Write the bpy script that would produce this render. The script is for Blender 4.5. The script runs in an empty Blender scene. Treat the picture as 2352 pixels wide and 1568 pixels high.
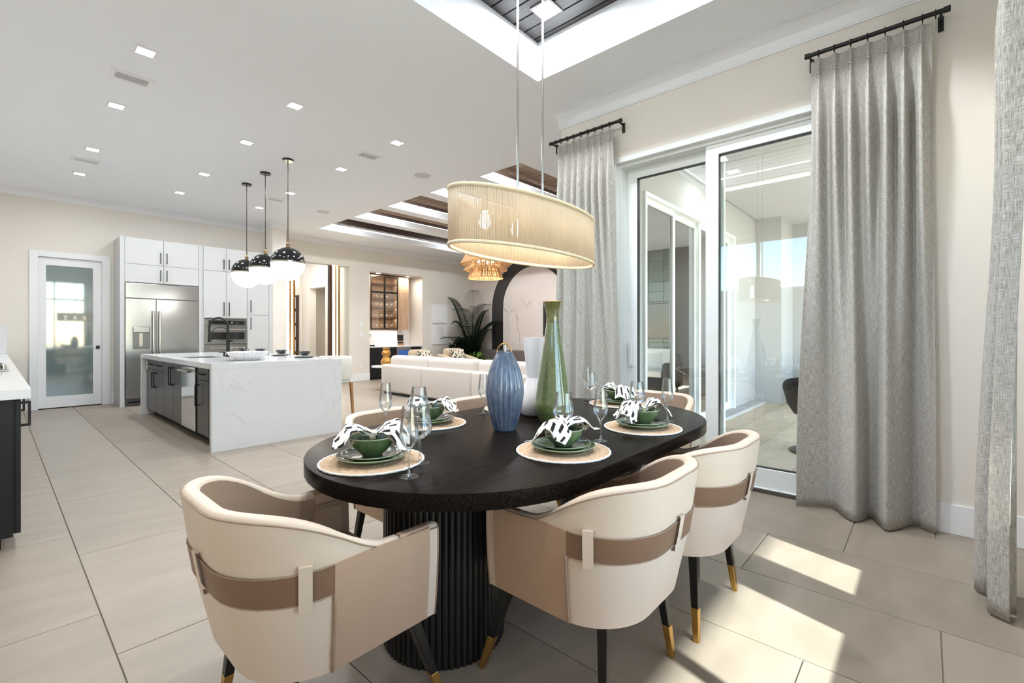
import bpy, bmesh, math, random
from mathutils import Vector, Matrix
random.seed(7)
PI = math.pi
scn = bpy.context.scene
COL = scn.collection

# ------------------------------------------------------------------ camera, world, sun, exposure
F_PX, HZ, YAW, CAM_H = 1063.0, 765.5, math.radians(48.27), 1.24
cam_d = bpy.data.cameras.new('camera'); cam = bpy.data.objects.new('camera', cam_d); COL.objects.link(cam)
cam.location = (0, 0, CAM_H); cam.rotation_euler = (PI/2, 0, -YAW)
cam_d.sensor_width = 36.0; cam_d.lens = 36.0*F_PX/2352
cam_d.shift_y = -(784-HZ)/2352.0
cam_d.clip_start = 0.02; cam_d.clip_end = 300
scn.camera = cam

vs = scn.view_settings
vs.view_transform = 'Standard'; vs.look = 'None'; vs.gamma = 1.0; vs.use_curve_mapping = False
vs.exposure = 0.33
scn.cycles.use_denoising = True
scn.cycles.max_bounces = 10; scn.cycles.diffuse_bounces = 5; scn.cycles.glossy_bounces = 4
scn.cycles.transmission_bounces = 8; scn.cycles.transparent_max_bounces = 16
scn.cycles.sample_clamp_indirect = 6.0; scn.cycles.caustics_reflective = False; scn.cycles.caustics_refractive = False

world = bpy.data.worlds.new('world'); scn.world = world; world.use_nodes = True
wn = world.node_tree.nodes; wl = world.node_tree.links
for n in list(wn): wn.remove(n)
w_out = wn.new('ShaderNodeOutputWorld'); w_bg = wn.new('ShaderNodeBackground')
w_sky = wn.new('ShaderNodeTexSky'); w_sky.sky_type = 'NISHITA'; w_sky.sun_disc = False
w_sky.sun_elevation = math.radians(38); w_sky.sun_rotation = math.radians(180+16); w_sky.air_density = 1.0; w_sky.dust_density = 0.3; w_sky.ozone_density = 1.5
w_bg.inputs['Strength'].default_value = 0.95
wl.new(w_sky.outputs[0], w_bg.inputs['Color']); wl.new(w_bg.outputs[0], w_out.inputs['Surface'])

SUN_EL = math.radians(38.0); SUN_H = Vector((0.28, 0.96, 0)).normalized()
sun_dir = Vector((SUN_H.x*math.cos(SUN_EL), SUN_H.y*math.cos(SUN_EL), -math.sin(SUN_EL)))
sd = bpy.data.lights.new('sun', 'SUN'); sd.energy = 30.0; sd.angle = math.radians(1.0); sd.color = (1.0, 0.985, 0.96)
so = bpy.data.objects.new('sun', sd); COL.objects.link(so); so.rotation_euler = sun_dir.to_track_quat('-Z', 'Y').to_euler(); so.location = (0, -5, 8)
P_DOWN, P_TRAY, P_COVE = 11.0, 32.0, 3.5

# ------------------------------------------------------------------ materials
MATS = {}
def srgb(r, g, b):
    f = lambda c: (c/255/12.92) if c/255 <= .04045 else ((c/255+.055)/1.055)**2.4
    return (f(r), f(g), f(b), 1)
def mat(name, col, rough=.5, metal=0.0, spec=.5, noise=None, bump=None, coat=0, sheen=0, trans=0, ior=1.45, emit=None, estr=0):
    """col: srgb triple.  noise=(scale,(stretch xyz),amount,second colour|None)  bump=(scale,(stretch),strength)"""
    m = bpy.data.materials.new(name); m.use_nodes = True; MATS[name] = m
    nt = m.node_tree; bs = nt.nodes['Principled BSDF']
    c = srgb(*col)
    bs.inputs['Base Color'].default_value = c; bs.inputs['Roughness'].default_value = rough; bs.inputs['Metallic'].default_value = metal
    bs.inputs['Specular IOR Level'].default_value = spec; bs.inputs['IOR'].default_value = ior
    if coat: bs.inputs['Coat Weight'].default_value = coat; bs.inputs['Coat Roughness'].default_value = .05
    if sheen: bs.inputs['Sheen Weight'].default_value = sheen
    if trans: bs.inputs['Transmission Weight'].default_value = trans
    if emit: bs.inputs['Emission Color'].default_value = srgb(*emit); bs.inputs['Emission Strength'].default_value = estr
    tc = None
    def coords(scale, stretch):
        nonlocal tc
        if tc is None: tc = nt.nodes.new('ShaderNodeTexCoord')
        mp = nt.nodes.new('ShaderNodeMapping'); mp.inputs['Scale'].default_value = stretch
        nt.links.new(tc.outputs['Object'], mp.inputs['Vector'])
        nz = nt.nodes.new('ShaderNodeTexNoise'); nz.inputs['Scale'].default_value = scale; nz.inputs['Detail'].default_value = 5
        nt.links.new(mp.outputs[0], nz.inputs['Vector']); return nz
    if noise:
        sc, st, am, c2 = noise
        nz = coords(sc, st); rp = nt.nodes.new('ShaderNodeValToRGB')
        lo = srgb(*c2) if c2 else tuple(x*(1-am) for x in c[:3])+(1,)
        hi = c if c2 else tuple(min(1, x*(1+am)) for x in c[:3])+(1,)
        rp.color_ramp.elements[0].position = .35; rp.color_ramp.elements[1].position = .65
        rp.color_ramp.elements[0].color = lo; rp.color_ramp.elements[1].color = hi
        nt.links.new(nz.outputs['Fac'], rp.inputs[0]); nt.links.new(rp.outputs[0], bs.inputs['Base Color'])
    if bump:
        sc, st, am = bump
        nz = coords(sc, st); bp = nt.nodes.new('ShaderNodeBump'); bp.inputs['Strength'].default_value = am; bp.inputs['Distance'].default_value = .01
        nt.links.new(nz.outputs['Fac'], bp.inputs['Height']); nt.links.new(bp.outputs[0], bs.inputs['Normal'])
    return m
def emat(name, col, strength):
    m = bpy.data.materials.new(name); m.use_nodes = True; nt = m.node_tree; MATS[name] = m
    for n in list(nt.nodes): nt.nodes.remove(n)
    o = nt.nodes.new('ShaderNodeOutputMaterial'); e = nt.nodes.new('ShaderNodeEmission')
    e.inputs['Color'].default_value = srgb(*col); e.inputs['Strength'].default_value = strength
    nt.links.new(e.outputs[0], o.inputs['Surface']); return m
def pane_mat(name, tint, ior, mult=1.0, base=0.0, rough=0.0, refl=(255, 255, 255)):
    m = bpy.data.materials.new(name); m.use_nodes = True; nt = m.node_tree; MATS[name] = m
    for n in list(nt.nodes): nt.nodes.remove(n)
    o = nt.nodes.new('ShaderNodeOutputMaterial'); mx = nt.nodes.new('ShaderNodeMixShader')
    t = nt.nodes.new('ShaderNodeBsdfTransparent'); g = nt.nodes.new('ShaderNodeBsdfGlossy'); fr = nt.nodes.new('ShaderNodeFresnel')
    t.inputs['Color'].default_value = srgb(*tint); g.inputs['Roughness'].default_value = rough; g.inputs['Color'].default_value = srgb(*refl)
    fr.inputs['IOR'].default_value = ior
    ma = nt.nodes.new('ShaderNodeMath'); ma.operation = 'MULTIPLY_ADD'; ma.use_clamp = True
    ma.inputs[1].default_value = mult; ma.inputs[2].default_value = base
    nt.links.new(fr.outputs[0], ma.inputs[0]); nt.links.new(ma.outputs[0], mx.inputs[0])
    nt.links.new(t.outputs[0], mx.inputs[1]); nt.links.new(g.outputs[0], mx.inputs[2]); nt.links.new(mx.outputs[0], o.inputs['Surface'])
    return m
def vein_mat(name, base, vein, scale, width, rough=.15, strength=.8, stretch=(1, 1, 1), warp=.6):
    m = mat(name, base, rough); nt = m.node_tree; bs = nt.nodes['Principled BSDF']; N = nt.nodes.new; L = nt.links.new
    tc = N('ShaderNodeTexCoord'); mp = N('ShaderNodeMapping'); mp.inputs['Scale'].default_value = stretch; L(tc.outputs['Object'], mp.inputs['Vector'])
    mp.inputs['Location'].default_value = (3.1, 1.7, .4)
    nz = N('ShaderNodeTexNoise'); nz.inputs['Scale'].default_value = 1.6; nz.inputs['Detail'].default_value = 8; nz.inputs['Roughness'].default_value = .62; L(mp.outputs[0], nz.inputs['Vector'])
    vm = N('ShaderNodeVectorMath'); vm.operation = 'MULTIPLY_ADD'; vm.inputs[1].default_value = (warp, warp, warp); L(nz.outputs['Color'], vm.inputs[0]); L(mp.outputs[0], vm.inputs[2])
    vo = N('ShaderNodeTexVoronoi'); vo.feature = 'DISTANCE_TO_EDGE'; vo.inputs['Scale'].default_value = scale; L(vm.outputs[0], vo.inputs['Vector'])
    rp = N('ShaderNodeValToRGB'); rp.color_ramp.elements[0].position = 0; rp.color_ramp.elements[1].position = width
    rp.color_ramp.elements[0].color = (1, 1, 1, 1); rp.color_ramp.elements[1].color = (0, 0, 0, 1); L(vo.outputs['Distance'], rp.inputs[0])
    n2 = N('ShaderNodeTexNoise'); n2.inputs['Scale'].default_value = 1.3; n2.inputs['Detail'].default_value = 3; L(mp.outputs[0], n2.inputs['Vector'])
    r2 = N('ShaderNodeValToRGB'); r2.color_ramp.elements[0].position = .42; r2.color_ramp.elements[1].position = .62; L(n2.outputs['Fac'], r2.inputs[0])
    mu = N('ShaderNodeMath'); mu.operation = 'MULTIPLY'; L(rp.outputs[0], mu.inputs[0]); L(r2.outputs[0], mu.inputs[1])
    m2 = N('ShaderNodeMath'); m2.operation = 'MULTIPLY'; m2.inputs[1].default_value = strength; L(mu.outputs[0], m2.inputs[0])
    mx = N('ShaderNodeMix'); mx.data_type = 'RGBA'; mx.inputs[6].default_value = srgb(*base); mx.inputs[7].default_value = srgb(*vein)
    L(m2.outputs[0], mx.inputs[0]); L(mx.outputs[2], bs.inputs['Base Color']); return m

mat('wall_paint', (230, 224, 215), .75, bump=(180, (1, 1, 1), .05))
mat('ceiling_paint', (240, 243, 247), .85)
mat('trim_white', (238, 239, 241), .45)
mat('frame_white', (232, 236, 236), .35)
mat('tile_a', (156, 145, 131), .38, noise=(2.2, (1, 3, 1), .07, None), spec=.45)
mat('tile_b', (153, 142, 128), .38, noise=(2.6, (1, 3, 1), .08, None), spec=.45)
mat('tile_c', (160, 149, 135), .38, noise=(1.8, (1, 3.5, 1), .06, None), spec=.45)
mat('grout', (138, 128, 116), .8)
mat('black_oak', (15, 12, 10), .26, noise=(9, (1, 34, 20), .5, (36, 29, 24)), bump=(14, (1, 60, 30), .06), spec=.035)
mat('black_reed', (24, 23, 23), .38, bump=(60, (1, 1, .1), .1))
mat('leather_cream', (214, 197, 179), .42, bump=(260, (1, 1, 1), .06), spec=.4)
mat('leather_taupe', (180, 152, 129), .45, bump=(260, (1, 1, 1), .08), spec=.4)
mat('leather_strap', (128, 99, 79), .42, bump=(260, (1, 1, 1), .08), spec=.4)
mat('leather_seam', (156, 132, 112), .6)
mat('leather_lining', (158, 134, 115), .46, bump=(260, (1, 1, 1), .06), spec=.4)
mat('leg_black', (20, 19, 19), .3)
mat('brass', (205, 165, 98), .28, metal=1.0)
mat('gold', (222, 178, 100), .25, metal=1.0)
vein_mat('quartz', (226, 228, 230), (165, 156, 146), 1.25, .007, .12, .42, (1, 1, 1), .7)
vein_mat('marble', (214, 203, 196), (138, 116, 98), 1.3, .026, .18, .95, (1, 1.0, .55), .7)
mat('slate_cab', (84, 82, 82), .3, spec=.5)
mat('black_cab', (24, 25, 28), .45)
mat('white_cab', (198, 199, 199), .42)
mat('gap_dark', (70, 70, 70), .8)
mat('matte_black', (18, 18, 18), .4)
mat('steel', (190, 190, 190), .2, metal=1.0, bump=(3, (1, 1, .5), .12))
mat('steel_dark', (120, 120, 120), .3, metal=1.0)
mat('chrome', (235, 235, 235), .08, metal=1.0)
mat('nickel', (198, 193, 185), .2, metal=1.0)
mat('antique_brass', (160, 135, 105), .25, metal=1.0)
mat('glossy_black', (14, 14, 15), .16, coat=.15)
mat('bronze_dark', (74, 68, 62), .3, metal=1.0)
mat('oven_glass', (24, 26, 28), .06, coat=1)
mat('frosted_glass', (118, 133, 133), .035, spec=1.0, ior=1.75, coat=.6)
pane_mat('pane', (247, 251, 250), 1.5, 1.5, 0.02)
pane_mat('pane_tint', (84, 96, 92), 1.5, 1.6, 0.30)
pane_mat('thin_glass', (250, 252, 252), 1.45, .85, 0.05)
pane_mat('stem_clear', (244, 247, 248), 1.5, .6, 0.10)
mat('stem_glass', (255, 255, 255), .0, trans=1.0, ior=1.45)
mat('green_glaze', (80, 104, 68), .22, noise=(26, (1, 1, .5), .25, (104, 124, 86)), coat=.5, bump=(30, (1, 1, 1), .08))
mat('green_rim', (150, 166, 132), .3, coat=.3)
mat('green_dark', (44, 60, 42), .14, noise=(14, (1, 1, 1), .3, None), coat=.7)
mat('green_vase', (104, 112, 68), .08, noise=(60, (1, 1, 1), .16, (84, 96, 62)), coat=1)
mat('green_vase_neck', (92, 92, 50), .1, noise=(60, (1, 1, 1), .2, None), coat=1)
mat('blue_glaze', (72, 88, 114), .24, noise=(45, (1, 1, .35), .3, (104, 116, 134)), coat=.7, bump=(70, (1, 1, 1), .15))
mat('white_ceramic', (226, 224, 226), .25, coat=.2)
mat('jute', (201, 170, 140), .85, noise=(60, (1, 1, 1), .16, None), bump=(150, (1, 1, 1), .5))
mat('cotton_white', (238, 234, 226), .85, bump=(200, (1, 1, 1), .3))
mat('straw', (222, 206, 170), .8)
mat('rope', (226, 206, 172), .8, bump=(160, (1, 1, .6), .4))
mat('rattan', (204, 170, 126), .7, noise=(50, (1, 1, .12), .3, (168, 130, 86)))
mat('sofa_fabric', (216, 206, 198), .9, bump=(130, (1, 1, 1), .35), sheen=.2)
mat('beige_fabric', (203, 182, 156), .9, bump=(130, (1, 1, 1), .3), sheen=.2)
mat('oak_light', (190, 158, 128), .5, noise=(9, (6, 6, .35), .16, None))
mat('oak_leg', (176, 132, 84), .45, noise=(9, (6, 6, .35), .16, None))
mat('walnut', (72, 50, 38), .4, noise=(9, (6, 6, .4), .2, None))
mat('plank_brown', (128, 104, 84), .5, noise=(6, (8, .5, 1), .2, None))
mat('plank_dark', (40, 36, 34), .45, noise=(6, (8, .5, 1), .25, None))
mat('crown_brown', (62, 48, 40), .5)
mat('dark_stone', (50, 46, 46), .12, coat=.3)
mat('hearth_grey', (104, 94, 90), .4)
mat('leaf_palm', (30, 54, 34), .45, noise=(3, (1, 1, 1), .35, None))
mat('leaf_dark', (22, 38, 27), .5, noise=(3, (1, 1, 1), .4, None))
mat('leaf_fern', (96, 128, 58), .5, noise=(3, (1, 1, 1), .25, None))
mat('soil', (44, 36, 30), .9)
mat('planter_dark', (58, 52, 50), .4)
mat('lamp_shade', (246, 244, 242), .8, emit=(255, 250, 244), estr=.28)
mat('gold_base', (176, 132, 66), .35, metal=.6, noise=(30, (1, 1, .6), .25, None))
mat('travertine', (205, 190, 166), .5, noise=(2.5, (1, 3, 1), .1, None))
mat('travertine_b', (196, 180, 155), .5, noise=(2.5, (1, 3, 1), .12, None))
mat('patio_white', (196, 196, 198), .8)
mat('stucco', (180, 180, 180), .9, bump=(120, (1, 1, 1), .25))
mat('wicker', (52, 47, 43), .7, bump=(70, (1, 1, 1), .8))
mat('cushion_white', (232, 229, 222), .9)
mat('tile_green', (54, 78, 66), .18, noise=(5, (1, 1, 3), .3, None), coat=.6, bump=(12, (.4, .4, 2), .3))
mat('panel_dark', (58, 54, 50), .6)
mat('screen', (20, 24, 26), .08, coat=.4)
mat('screen_blue', (50, 84, 138), .2, emit=(60, 100, 170), estr=.35)
mat('grey_ceramic', (74, 76, 80), .4)
mat('plaster_white', (229, 226, 222), .85)
mat('paper_black', (26, 25, 25), .5)
mat('outlet_white', (230, 230, 228), .4)
mat('vent_shadow', (60, 60, 60), .8)
mat('speaker_mesh', (205, 205, 206), .9)
emat('light_panel', (255, 252, 246), 9.0)
emat('cove_led', (255, 250, 242), 9.0)
emat('beam_led', (255, 250, 242), 4.0)
emat('bulb_glow', (255, 246, 228), 26.0)
emat('gold_led', (255, 246, 222), 5.0)
emat('puck_led', (255, 244, 230), 14.0)
emat('sky_pane', (236, 243, 250), 1.6)
mat('opal_glass', (250, 250, 246), .2, emit=(255, 252, 244), estr=.95)
mat('paving_bounce', (112, 120, 118), .9, noise=(3, (1, 1, 1), .1, None))
# rattan / rope strands that let light through
def translucent(name, col, tcol, fac):
    m = bpy.data.materials.new(name); m.use_nodes = True; nt = m.node_tree; MATS[name] = m
    for n in list(nt.nodes): nt.nodes.remove(n)
    o = nt.nodes.new('ShaderNodeOutputMaterial'); mx = nt.nodes.new('ShaderNodeMixShader')
    d = nt.nodes.new('ShaderNodeBsdfDiffuse'); t = nt.nodes.new('ShaderNodeBsdfTranslucent')
    d.inputs['Color'].default_value = srgb(*col); t.inputs['Color'].default_value = srgb(*tcol); mx.inputs[0].default_value = fac
    nt.links.new(d.outputs[0], mx.inputs[1]); nt.links.new(t.outputs[0], mx.inputs[2]); nt.links.new(mx.outputs[0], o.inputs['Surface']); return m
translucent('strand', (214, 201, 180), (222, 204, 174), .40)
# linen curtain: fine woven slubs in two directions
def linen():
    m = mat('linen', (188, 182, 174), .95); nt = m.node_tree; bs = nt.nodes['Principled BSDF']; N = nt.nodes.new; L = nt.links.new
    uv = N('ShaderNodeUVMap'); cols = []
    def nz(scale, st):
        mp = N('ShaderNodeMapping'); mp.inputs['Scale'].default_value = st; L(uv.outputs[0], mp.inputs['Vector'])
        t = N('ShaderNodeTexNoise'); t.inputs['Scale'].default_value = scale; t.inputs['Detail'].default_value = 4; L(mp.outputs[0], t.inputs['Vector']); return t
    a = nz(60, (6, .35, 1)); b = nz(60, (.5, 6, 1))
    ad = N('ShaderNodeMath'); ad.operation = 'ADD'; L(a.outputs['Fac'], ad.inputs[0]); L(b.outputs['Fac'], ad.inputs[1])
    rp = N('ShaderNodeValToRGB'); e = rp.color_ramp.elements
    e[0].position = .38; e[1].position = .62; e[0].color = srgb(146, 142, 134); e[1].color = srgb(240, 238, 233)
    hv = N('ShaderNodeMath'); hv.operation = 'MULTIPLY'; hv.inputs[1].default_value = .5; L(ad.outputs[0], hv.inputs[0]); L(hv.outputs[0], rp.inputs[0])
    L(rp.outputs[0], bs.inputs['Base Color'])
    bp = N('ShaderNodeBump'); bp.inputs['Strength'].default_value = .25; bp.inputs['Distance'].default_value = .004; L(hv.outputs[0], bp.inputs['Height']); L(bp.outputs[0], bs.inputs['Normal'])
    tr = N('ShaderNodeBsdfTranslucent'); tr.inputs['Color'].default_value = srgb(214, 210, 202)
    mx = N('ShaderNodeMixShader'); mx.inputs[0].default_value = .32; out = nt.nodes['Material Output']
    L(bs.outputs[0], mx.inputs[1]); L(tr.outputs[0], mx.inputs[2]); L(mx.outputs[0], out.inputs['Surface'])
linen()
def print_mat(name, light, dark, accent, scale):
    """staggered dark blocks with a thin tan stripe, printed on light cotton (uses the cloth's own UV)"""
    m = mat(name, light, .9); nt = m.node_tree; bs = nt.nodes['Principled BSDF']; N = nt.nodes.new; L = nt.links.new
    uv = N('ShaderNodeUVMap'); nz = N('ShaderNodeTexNoise'); nz.inputs['Scale'].default_value = 9; L(uv.outputs[0], nz.inputs['Vector'])
    vm = N('ShaderNodeVectorMath'); vm.operation = 'MULTIPLY_ADD'; vm.inputs[1].default_value = (.012, .012, 0); L(nz.outputs['Color'], vm.inputs[0]); L(uv.outputs[0], vm.inputs[2])
    br = N('ShaderNodeTexBrick'); br.offset = .5; br.inputs['Scale'].default_value = scale; br.inputs['Mortar Size'].default_value = .0130
    br.inputs['Mortar Smooth'].default_value = .02; br.inputs['Brick Width'].default_value = .062; br.inputs['Row Height'].default_value = .044
    br.inputs['Color1'].default_value = srgb(*dark); br.inputs['Color2'].default_value = srgb(*dark); br.inputs['Mortar'].default_value = srgb(*light)
    L(vm.outputs[0], br.inputs['Vector']); L(br.outputs['Color'], bs.inputs['Base Color'])
print_mat('napkin_print', (236, 232, 228), (34, 30, 28), (150, 110, 60), 1.0)
def leaf_print():
    m = mat('leaf_print', (222, 214, 196), .9); nt = m.node_tree; bs = nt.nodes['Principled BSDF']; N = nt.nodes.new; L = nt.links.new
    tc = N('ShaderNodeTexCoord'); vo = N('ShaderNodeTexVoronoi'); vo.inputs['Scale'].default_value = 22; mp = N('ShaderNodeMapping'); mp.inputs['Scale'].default_value = (1, 1, .45); mp.inputs['Rotation'].default_value = (.5, .6, .4)
    L(tc.outputs['Object'], mp.inputs['Vector']); L(mp.outputs[0], vo.inputs['Vector'])
    rp = N('ShaderNodeValToRGB'); rp.color_ramp.interpolation = 'CONSTANT'; e = rp.color_ramp.elements; e[0].color = srgb(30, 40, 28); e[1].position = .42; e[1].color = srgb(222, 214, 196)
    L(vo.outputs['Distance'], rp.inputs[0]); L(rp.outputs[0], bs.inputs['Base Color'])
leaf_print()

# ------------------------------------------------------------------ mesh helpers
class B:
    def __init__(s): s.v = []; s.f = []; s.uv = None
    def add(s, vs, fs):
        o = len(s.v); s.v += [tuple(p) for p in vs]; s.f += [tuple(i+o for i in f) for f in fs]; return s
    def box(s, x0, x1, y0, y1, z0, z1):
        if x0 > x1: x0, x1 = x1, x0
        if y0 > y1: y0, y1 = y1, y0
        if z0 > z1: z0, z1 = z1, z0
        return s.add([(x, y, z) for z in (z0, z1) for y in (y0, y1) for x in (x0, x1)],
                     [(0, 2, 3, 1), (4, 5, 7, 6), (0, 1, 5, 4), (2, 6, 7, 3), (0, 4, 6, 2), (1, 3, 7, 5)])
    def lathe(s, prof, n=24, c=(0, 0, 0), flute=0, fn=0, cap0=True, cap1=True):
        """prof: (radius, z) list; flute: radial ripple amount with fn ribs"""
        vs = []
        for r, z in prof:
            for i in range(n):
                a = 2*PI*i/n; rr = r*(1-flute*abs(math.sin(fn*a/2))**2) if fn else r
                vs.append((c[0]+rr*math.cos(a), c[1]+rr*math.sin(a), c[2]+z))
        fs = [(j*n+i, j*n+(i+1) % n, (j+1)*n+(i+1) % n, (j+1)*n+i) for j in range(len(prof)-1) for i in range(n)]
        if cap0: fs.append(tuple(range(n-1, -1, -1)))
        if cap1: fs.append(tuple((len(prof)-1)*n+i for i in range(n)))
        return s.add(vs, fs)
    def tube(s, path, r, n=8, closed=False):
        P = [Vector(p) for p in path]; m = len(P); rr = r if isinstance(r, (list, tuple)) else [r]*m
        vs = []; up = Vector((0, 0, 1)); prev = None
        for i, p in enumerate(P):
            if closed: t = P[(i+1) % m]-P[i-1]
            else: t = P[min(i+1, m-1)]-P[max(i-1, 0)]
            t.normalize()
            if prev is None:
                a = t.cross(up)
                if a.length < .05: a = t.cross(Vector((1, 0, 0)))
            else: a = prev-t*prev.dot(t)
            a.normalize(); prev = a; b = t.cross(a)
            for k in range(n):
                q = 2*PI*k/n; vs.append(p+a*math.cos(q)*rr[i]+b*math.sin(q)*rr[i])
        mm = m if closed else m-1
        fs = [(j*n+k, j*n+(k+1) % n, ((j+1) % m)*n+(k+1) % n, ((j+1) % m)*n+k) for j in range(mm) for k in range(n)]
        if not closed: fs += [tuple(range(n-1, -1, -1)), tuple((m-1)*n+k for k in range(n))]
        return s.add(vs, fs)
    def prism(s, poly, z0, z1):
        n = len(poly); vs = [(x, y, z0) for x, y in poly]+[(x, y, z1) for x, y in poly]
        return s.add(vs, [tuple(range(n-1, -1, -1)), tuple(range(n, 2*n))]+[(i, (i+1) % n, n+(i+1) % n, n+i) for i in range(n)])
    def prism_x(s, poly, x0, x1):   # poly in (y,z)
        n = len(poly); vs = [(x0, y, z) for y, z in poly]+[(x1, y, z) for y, z in poly]
        return s.add(vs, [tuple(range(n-1, -1, -1)), tuple(range(n, 2*n))]+[(i, (i+1) % n, n+(i+1) % n, n+i) for i in range(n)])
    def taper(s, p0, w0, p1, w1):   # square bar from p0 to p1
        vs = []
        for p, w in ((p0, w0), (p1, w1)):
            vs += [(p[0]-w, p[1]-w, p[2]), (p[0]+w, p[1]-w, p[2]), (p[0]+w, p[1]+w, p[2]), (p[0]-w, p[1]+w, p[2])]
        return s.add(vs, [(3, 2, 1, 0), (4, 5, 6, 7)]+[(i, (i+1) % 4, 4+(i+1) % 4, 4+i) for i in range(4)])
    def grid(s, P, closed_u=False, uv=False):   # P[i][j]
        nu, nv = len(P), len(P[0]); o = len(s.v)
        s.v += [tuple(p) for row in P for p in row]
        for i in range(nu if closed_u else nu-1):
            for j in range(nv-1):
                s.f.append((o+i*nv+j, o+((i+1) % nu)*nv+j, o+((i+1) % nu)*nv+j+1, o+i*nv+j+1))
        return s
    def sheet(s, axis, p0, p1, u0, u1, w0, w1, holes=()):
        """slab between p0 and p1 on axis ('x','y','z'), in-plane u,w ranges, rectangular holes; one closed mesh"""
        us = sorted({u0, u1, *[h[i] for h in holes for i in (0, 1) if u0 < h[i] < u1]})
        ws = sorted({w0, w1, *[h[i] for h in holes for i in (2, 3) if w0 < h[i] < w1]})
        def pt(p, u, w): return {'x': (p, u, w), 'y': (u, p, w), 'z': (u, w, p)}[axis]
        nu, nw = len(us), len(ws); vs = [pt(p, u, w) for p in (p0, p1) for u in us for w in ws]
        idx = lambda k, i, j: k*nu*nw+i*nw+j
        solid = {}
        for i in range(nu-1):
            for j in range(nw-1):
                cu, cw = (us[i]+us[i+1])/2, (ws[j]+ws[j+1])/2
                solid[i, j] = not any(h[0] < cu < h[1] and h[2] < cw < h[3] for h in holes)
        fs = []
        for (i, j), ok in solid.items():
            if not ok: continue
            fs.append((idx(0, i, j), idx(0, i, j+1), idx(0, i+1, j+1), idx(0, i+1, j)))
            fs.append((idx(1, i, j), idx(1, i+1, j), idx(1, i+1, j+1), idx(1, i, j+1)))
            for di, dj, a, b in ((-1, 0, (i, j), (i, j+1)), (1, 0, (i+1, j+1), (i+1, j)), (0, -1, (i+1, j), (i, j)), (0, 1, (i, j+1), (i+1, j+1))):
                if not solid.get((i+di, j+dj), False):
                    fs.append((idx(0, *a), idx(1, *a), idx(1, *b), idx(0, *b)))
        return s.add(vs, fs)
    def mesh(s, name, bevel=0, seg=2, smooth=False, off=(0, 0, 0), angle=35):
        me = bpy.data.meshes.new(name)
        vs = [(x-off[0], y-off[1], z-off[2]) for x, y, z in s.v] if any(off) else s.v
        me.from_pydata(vs, [], s.f)
        if s.uv:
            ul = me.uv_layers.new(name='UVMap')
            for l in me.loops: ul.data[l.index].uv = s.uv[l.vertex_index]
        bm = bmesh.new(); bm.from_mesh(me)
        bmesh.ops.recalc_face_normals(bm, faces=bm.faces)
        if bevel:
            ed = [e for e in bm.edges if len(e.link_faces) == 2 and e.calc_face_angle(0) > math.radians(angle)]
            bmesh.ops.bevel(bm, geom=ed, offset=bevel, segments=seg, profile=.5, affect='EDGES', clamp_overlap=True)
        bm.to_mesh(me); bm.free()
        if smooth:
            for p in me.polygons: p.use_smooth = True
            if smooth == 'auto': me.set_sharp_from_angle(angle=math.radians(40))
        return me
def new_obj(name, me, m, parent=None):
    o = bpy.data.objects.new(name, me); COL.objects.link(o)
    if me is not None and m: me.materials.append(MATS[m]) if not me.materials else None
    if parent: o.parent = parent
    return o
def build(b, name, m, parent=None, bevel=0, seg=2, smooth=False, local=False, angle=35):
    off = (0, 0, 0)
    if parent is not None and not local:
        p = parent; off = Vector((0, 0, 0))
        while p is not None: off = off+Vector(p.location); p = p.parent
        off = tuple(off)
    return new_obj(name, b.mesh(name, bevel, seg, smooth, off, angle), m, parent)
def tag(o, label=None, cat=None, group=None, kind=None):
    if label: o['label'] = label
    if cat: o['category'] = cat
    if group: o['group'] = group
    if kind: o['kind'] = kind
    return o
def thing(name, loc, label, cat, group=None, rz=0, kind=None):
    o = bpy.data.objects.new(name, None); COL.objects.link(o); o.location = loc; o.rotation_euler = (0, 0, rz); o.empty_display_size = .1
    return tag(o, label, cat, group, kind)
def copy_tree(o, parent=None):
    c = o.copy(); COL.objects.link(c); c.parent = parent
    for ch in list(o.children): copy_tree(ch, c)
    return c
def struct(b, name, m, label, cat, bevel=0, smooth=False, parent=None):
    o = build(b, name, m, parent, bevel, smooth=smooth)
    if parent is None: tag(o, label, cat, None, 'structure')
    return o
def area(name, loc, size, power, parent=None, col=(.91, .955, 1.0), rot=(0, 0, 0), size_y=None):
    d = bpy.data.lights.new(name, 'AREA'); d.energy = power; d.color = col; d.shape = 'RECTANGLE' if size_y else 'SQUARE'; d.size = size
    if size_y: d.size_y = size_y
    o = bpy.data.objects.new(name, d); COL.objects.link(o)
    o.location = Vector(loc)-(Vector(parent.location) if parent else Vector((0, 0, 0))); o.rotation_euler = rot
    if parent: o.parent = parent
    return o
def point(name, loc, power, parent=None, col=(1, .9, .75), r=.03):
    d = bpy.data.lights.new(name, 'POINT'); d.energy = power; d.color = col; d.shadow_soft_size = r
    o = bpy.data.objects.new(name, d); COL.objects.link(o); o.location = Vector(loc)-(Vector(parent.location) if parent else Vector((0, 0, 0)))
    if parent: o.parent = parent
    return o
def smooth01(a, b, t):
    t = max(0, min(1, (t-a)/(b-a))); return t*t*(3-2*t)

# ================================================================== STRUCTURE
ZC = 3.53
XL, XW, YB, YK, YL, XF = -.52, 3.955, -.45, 10.70, 11.0, 10.35
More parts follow.
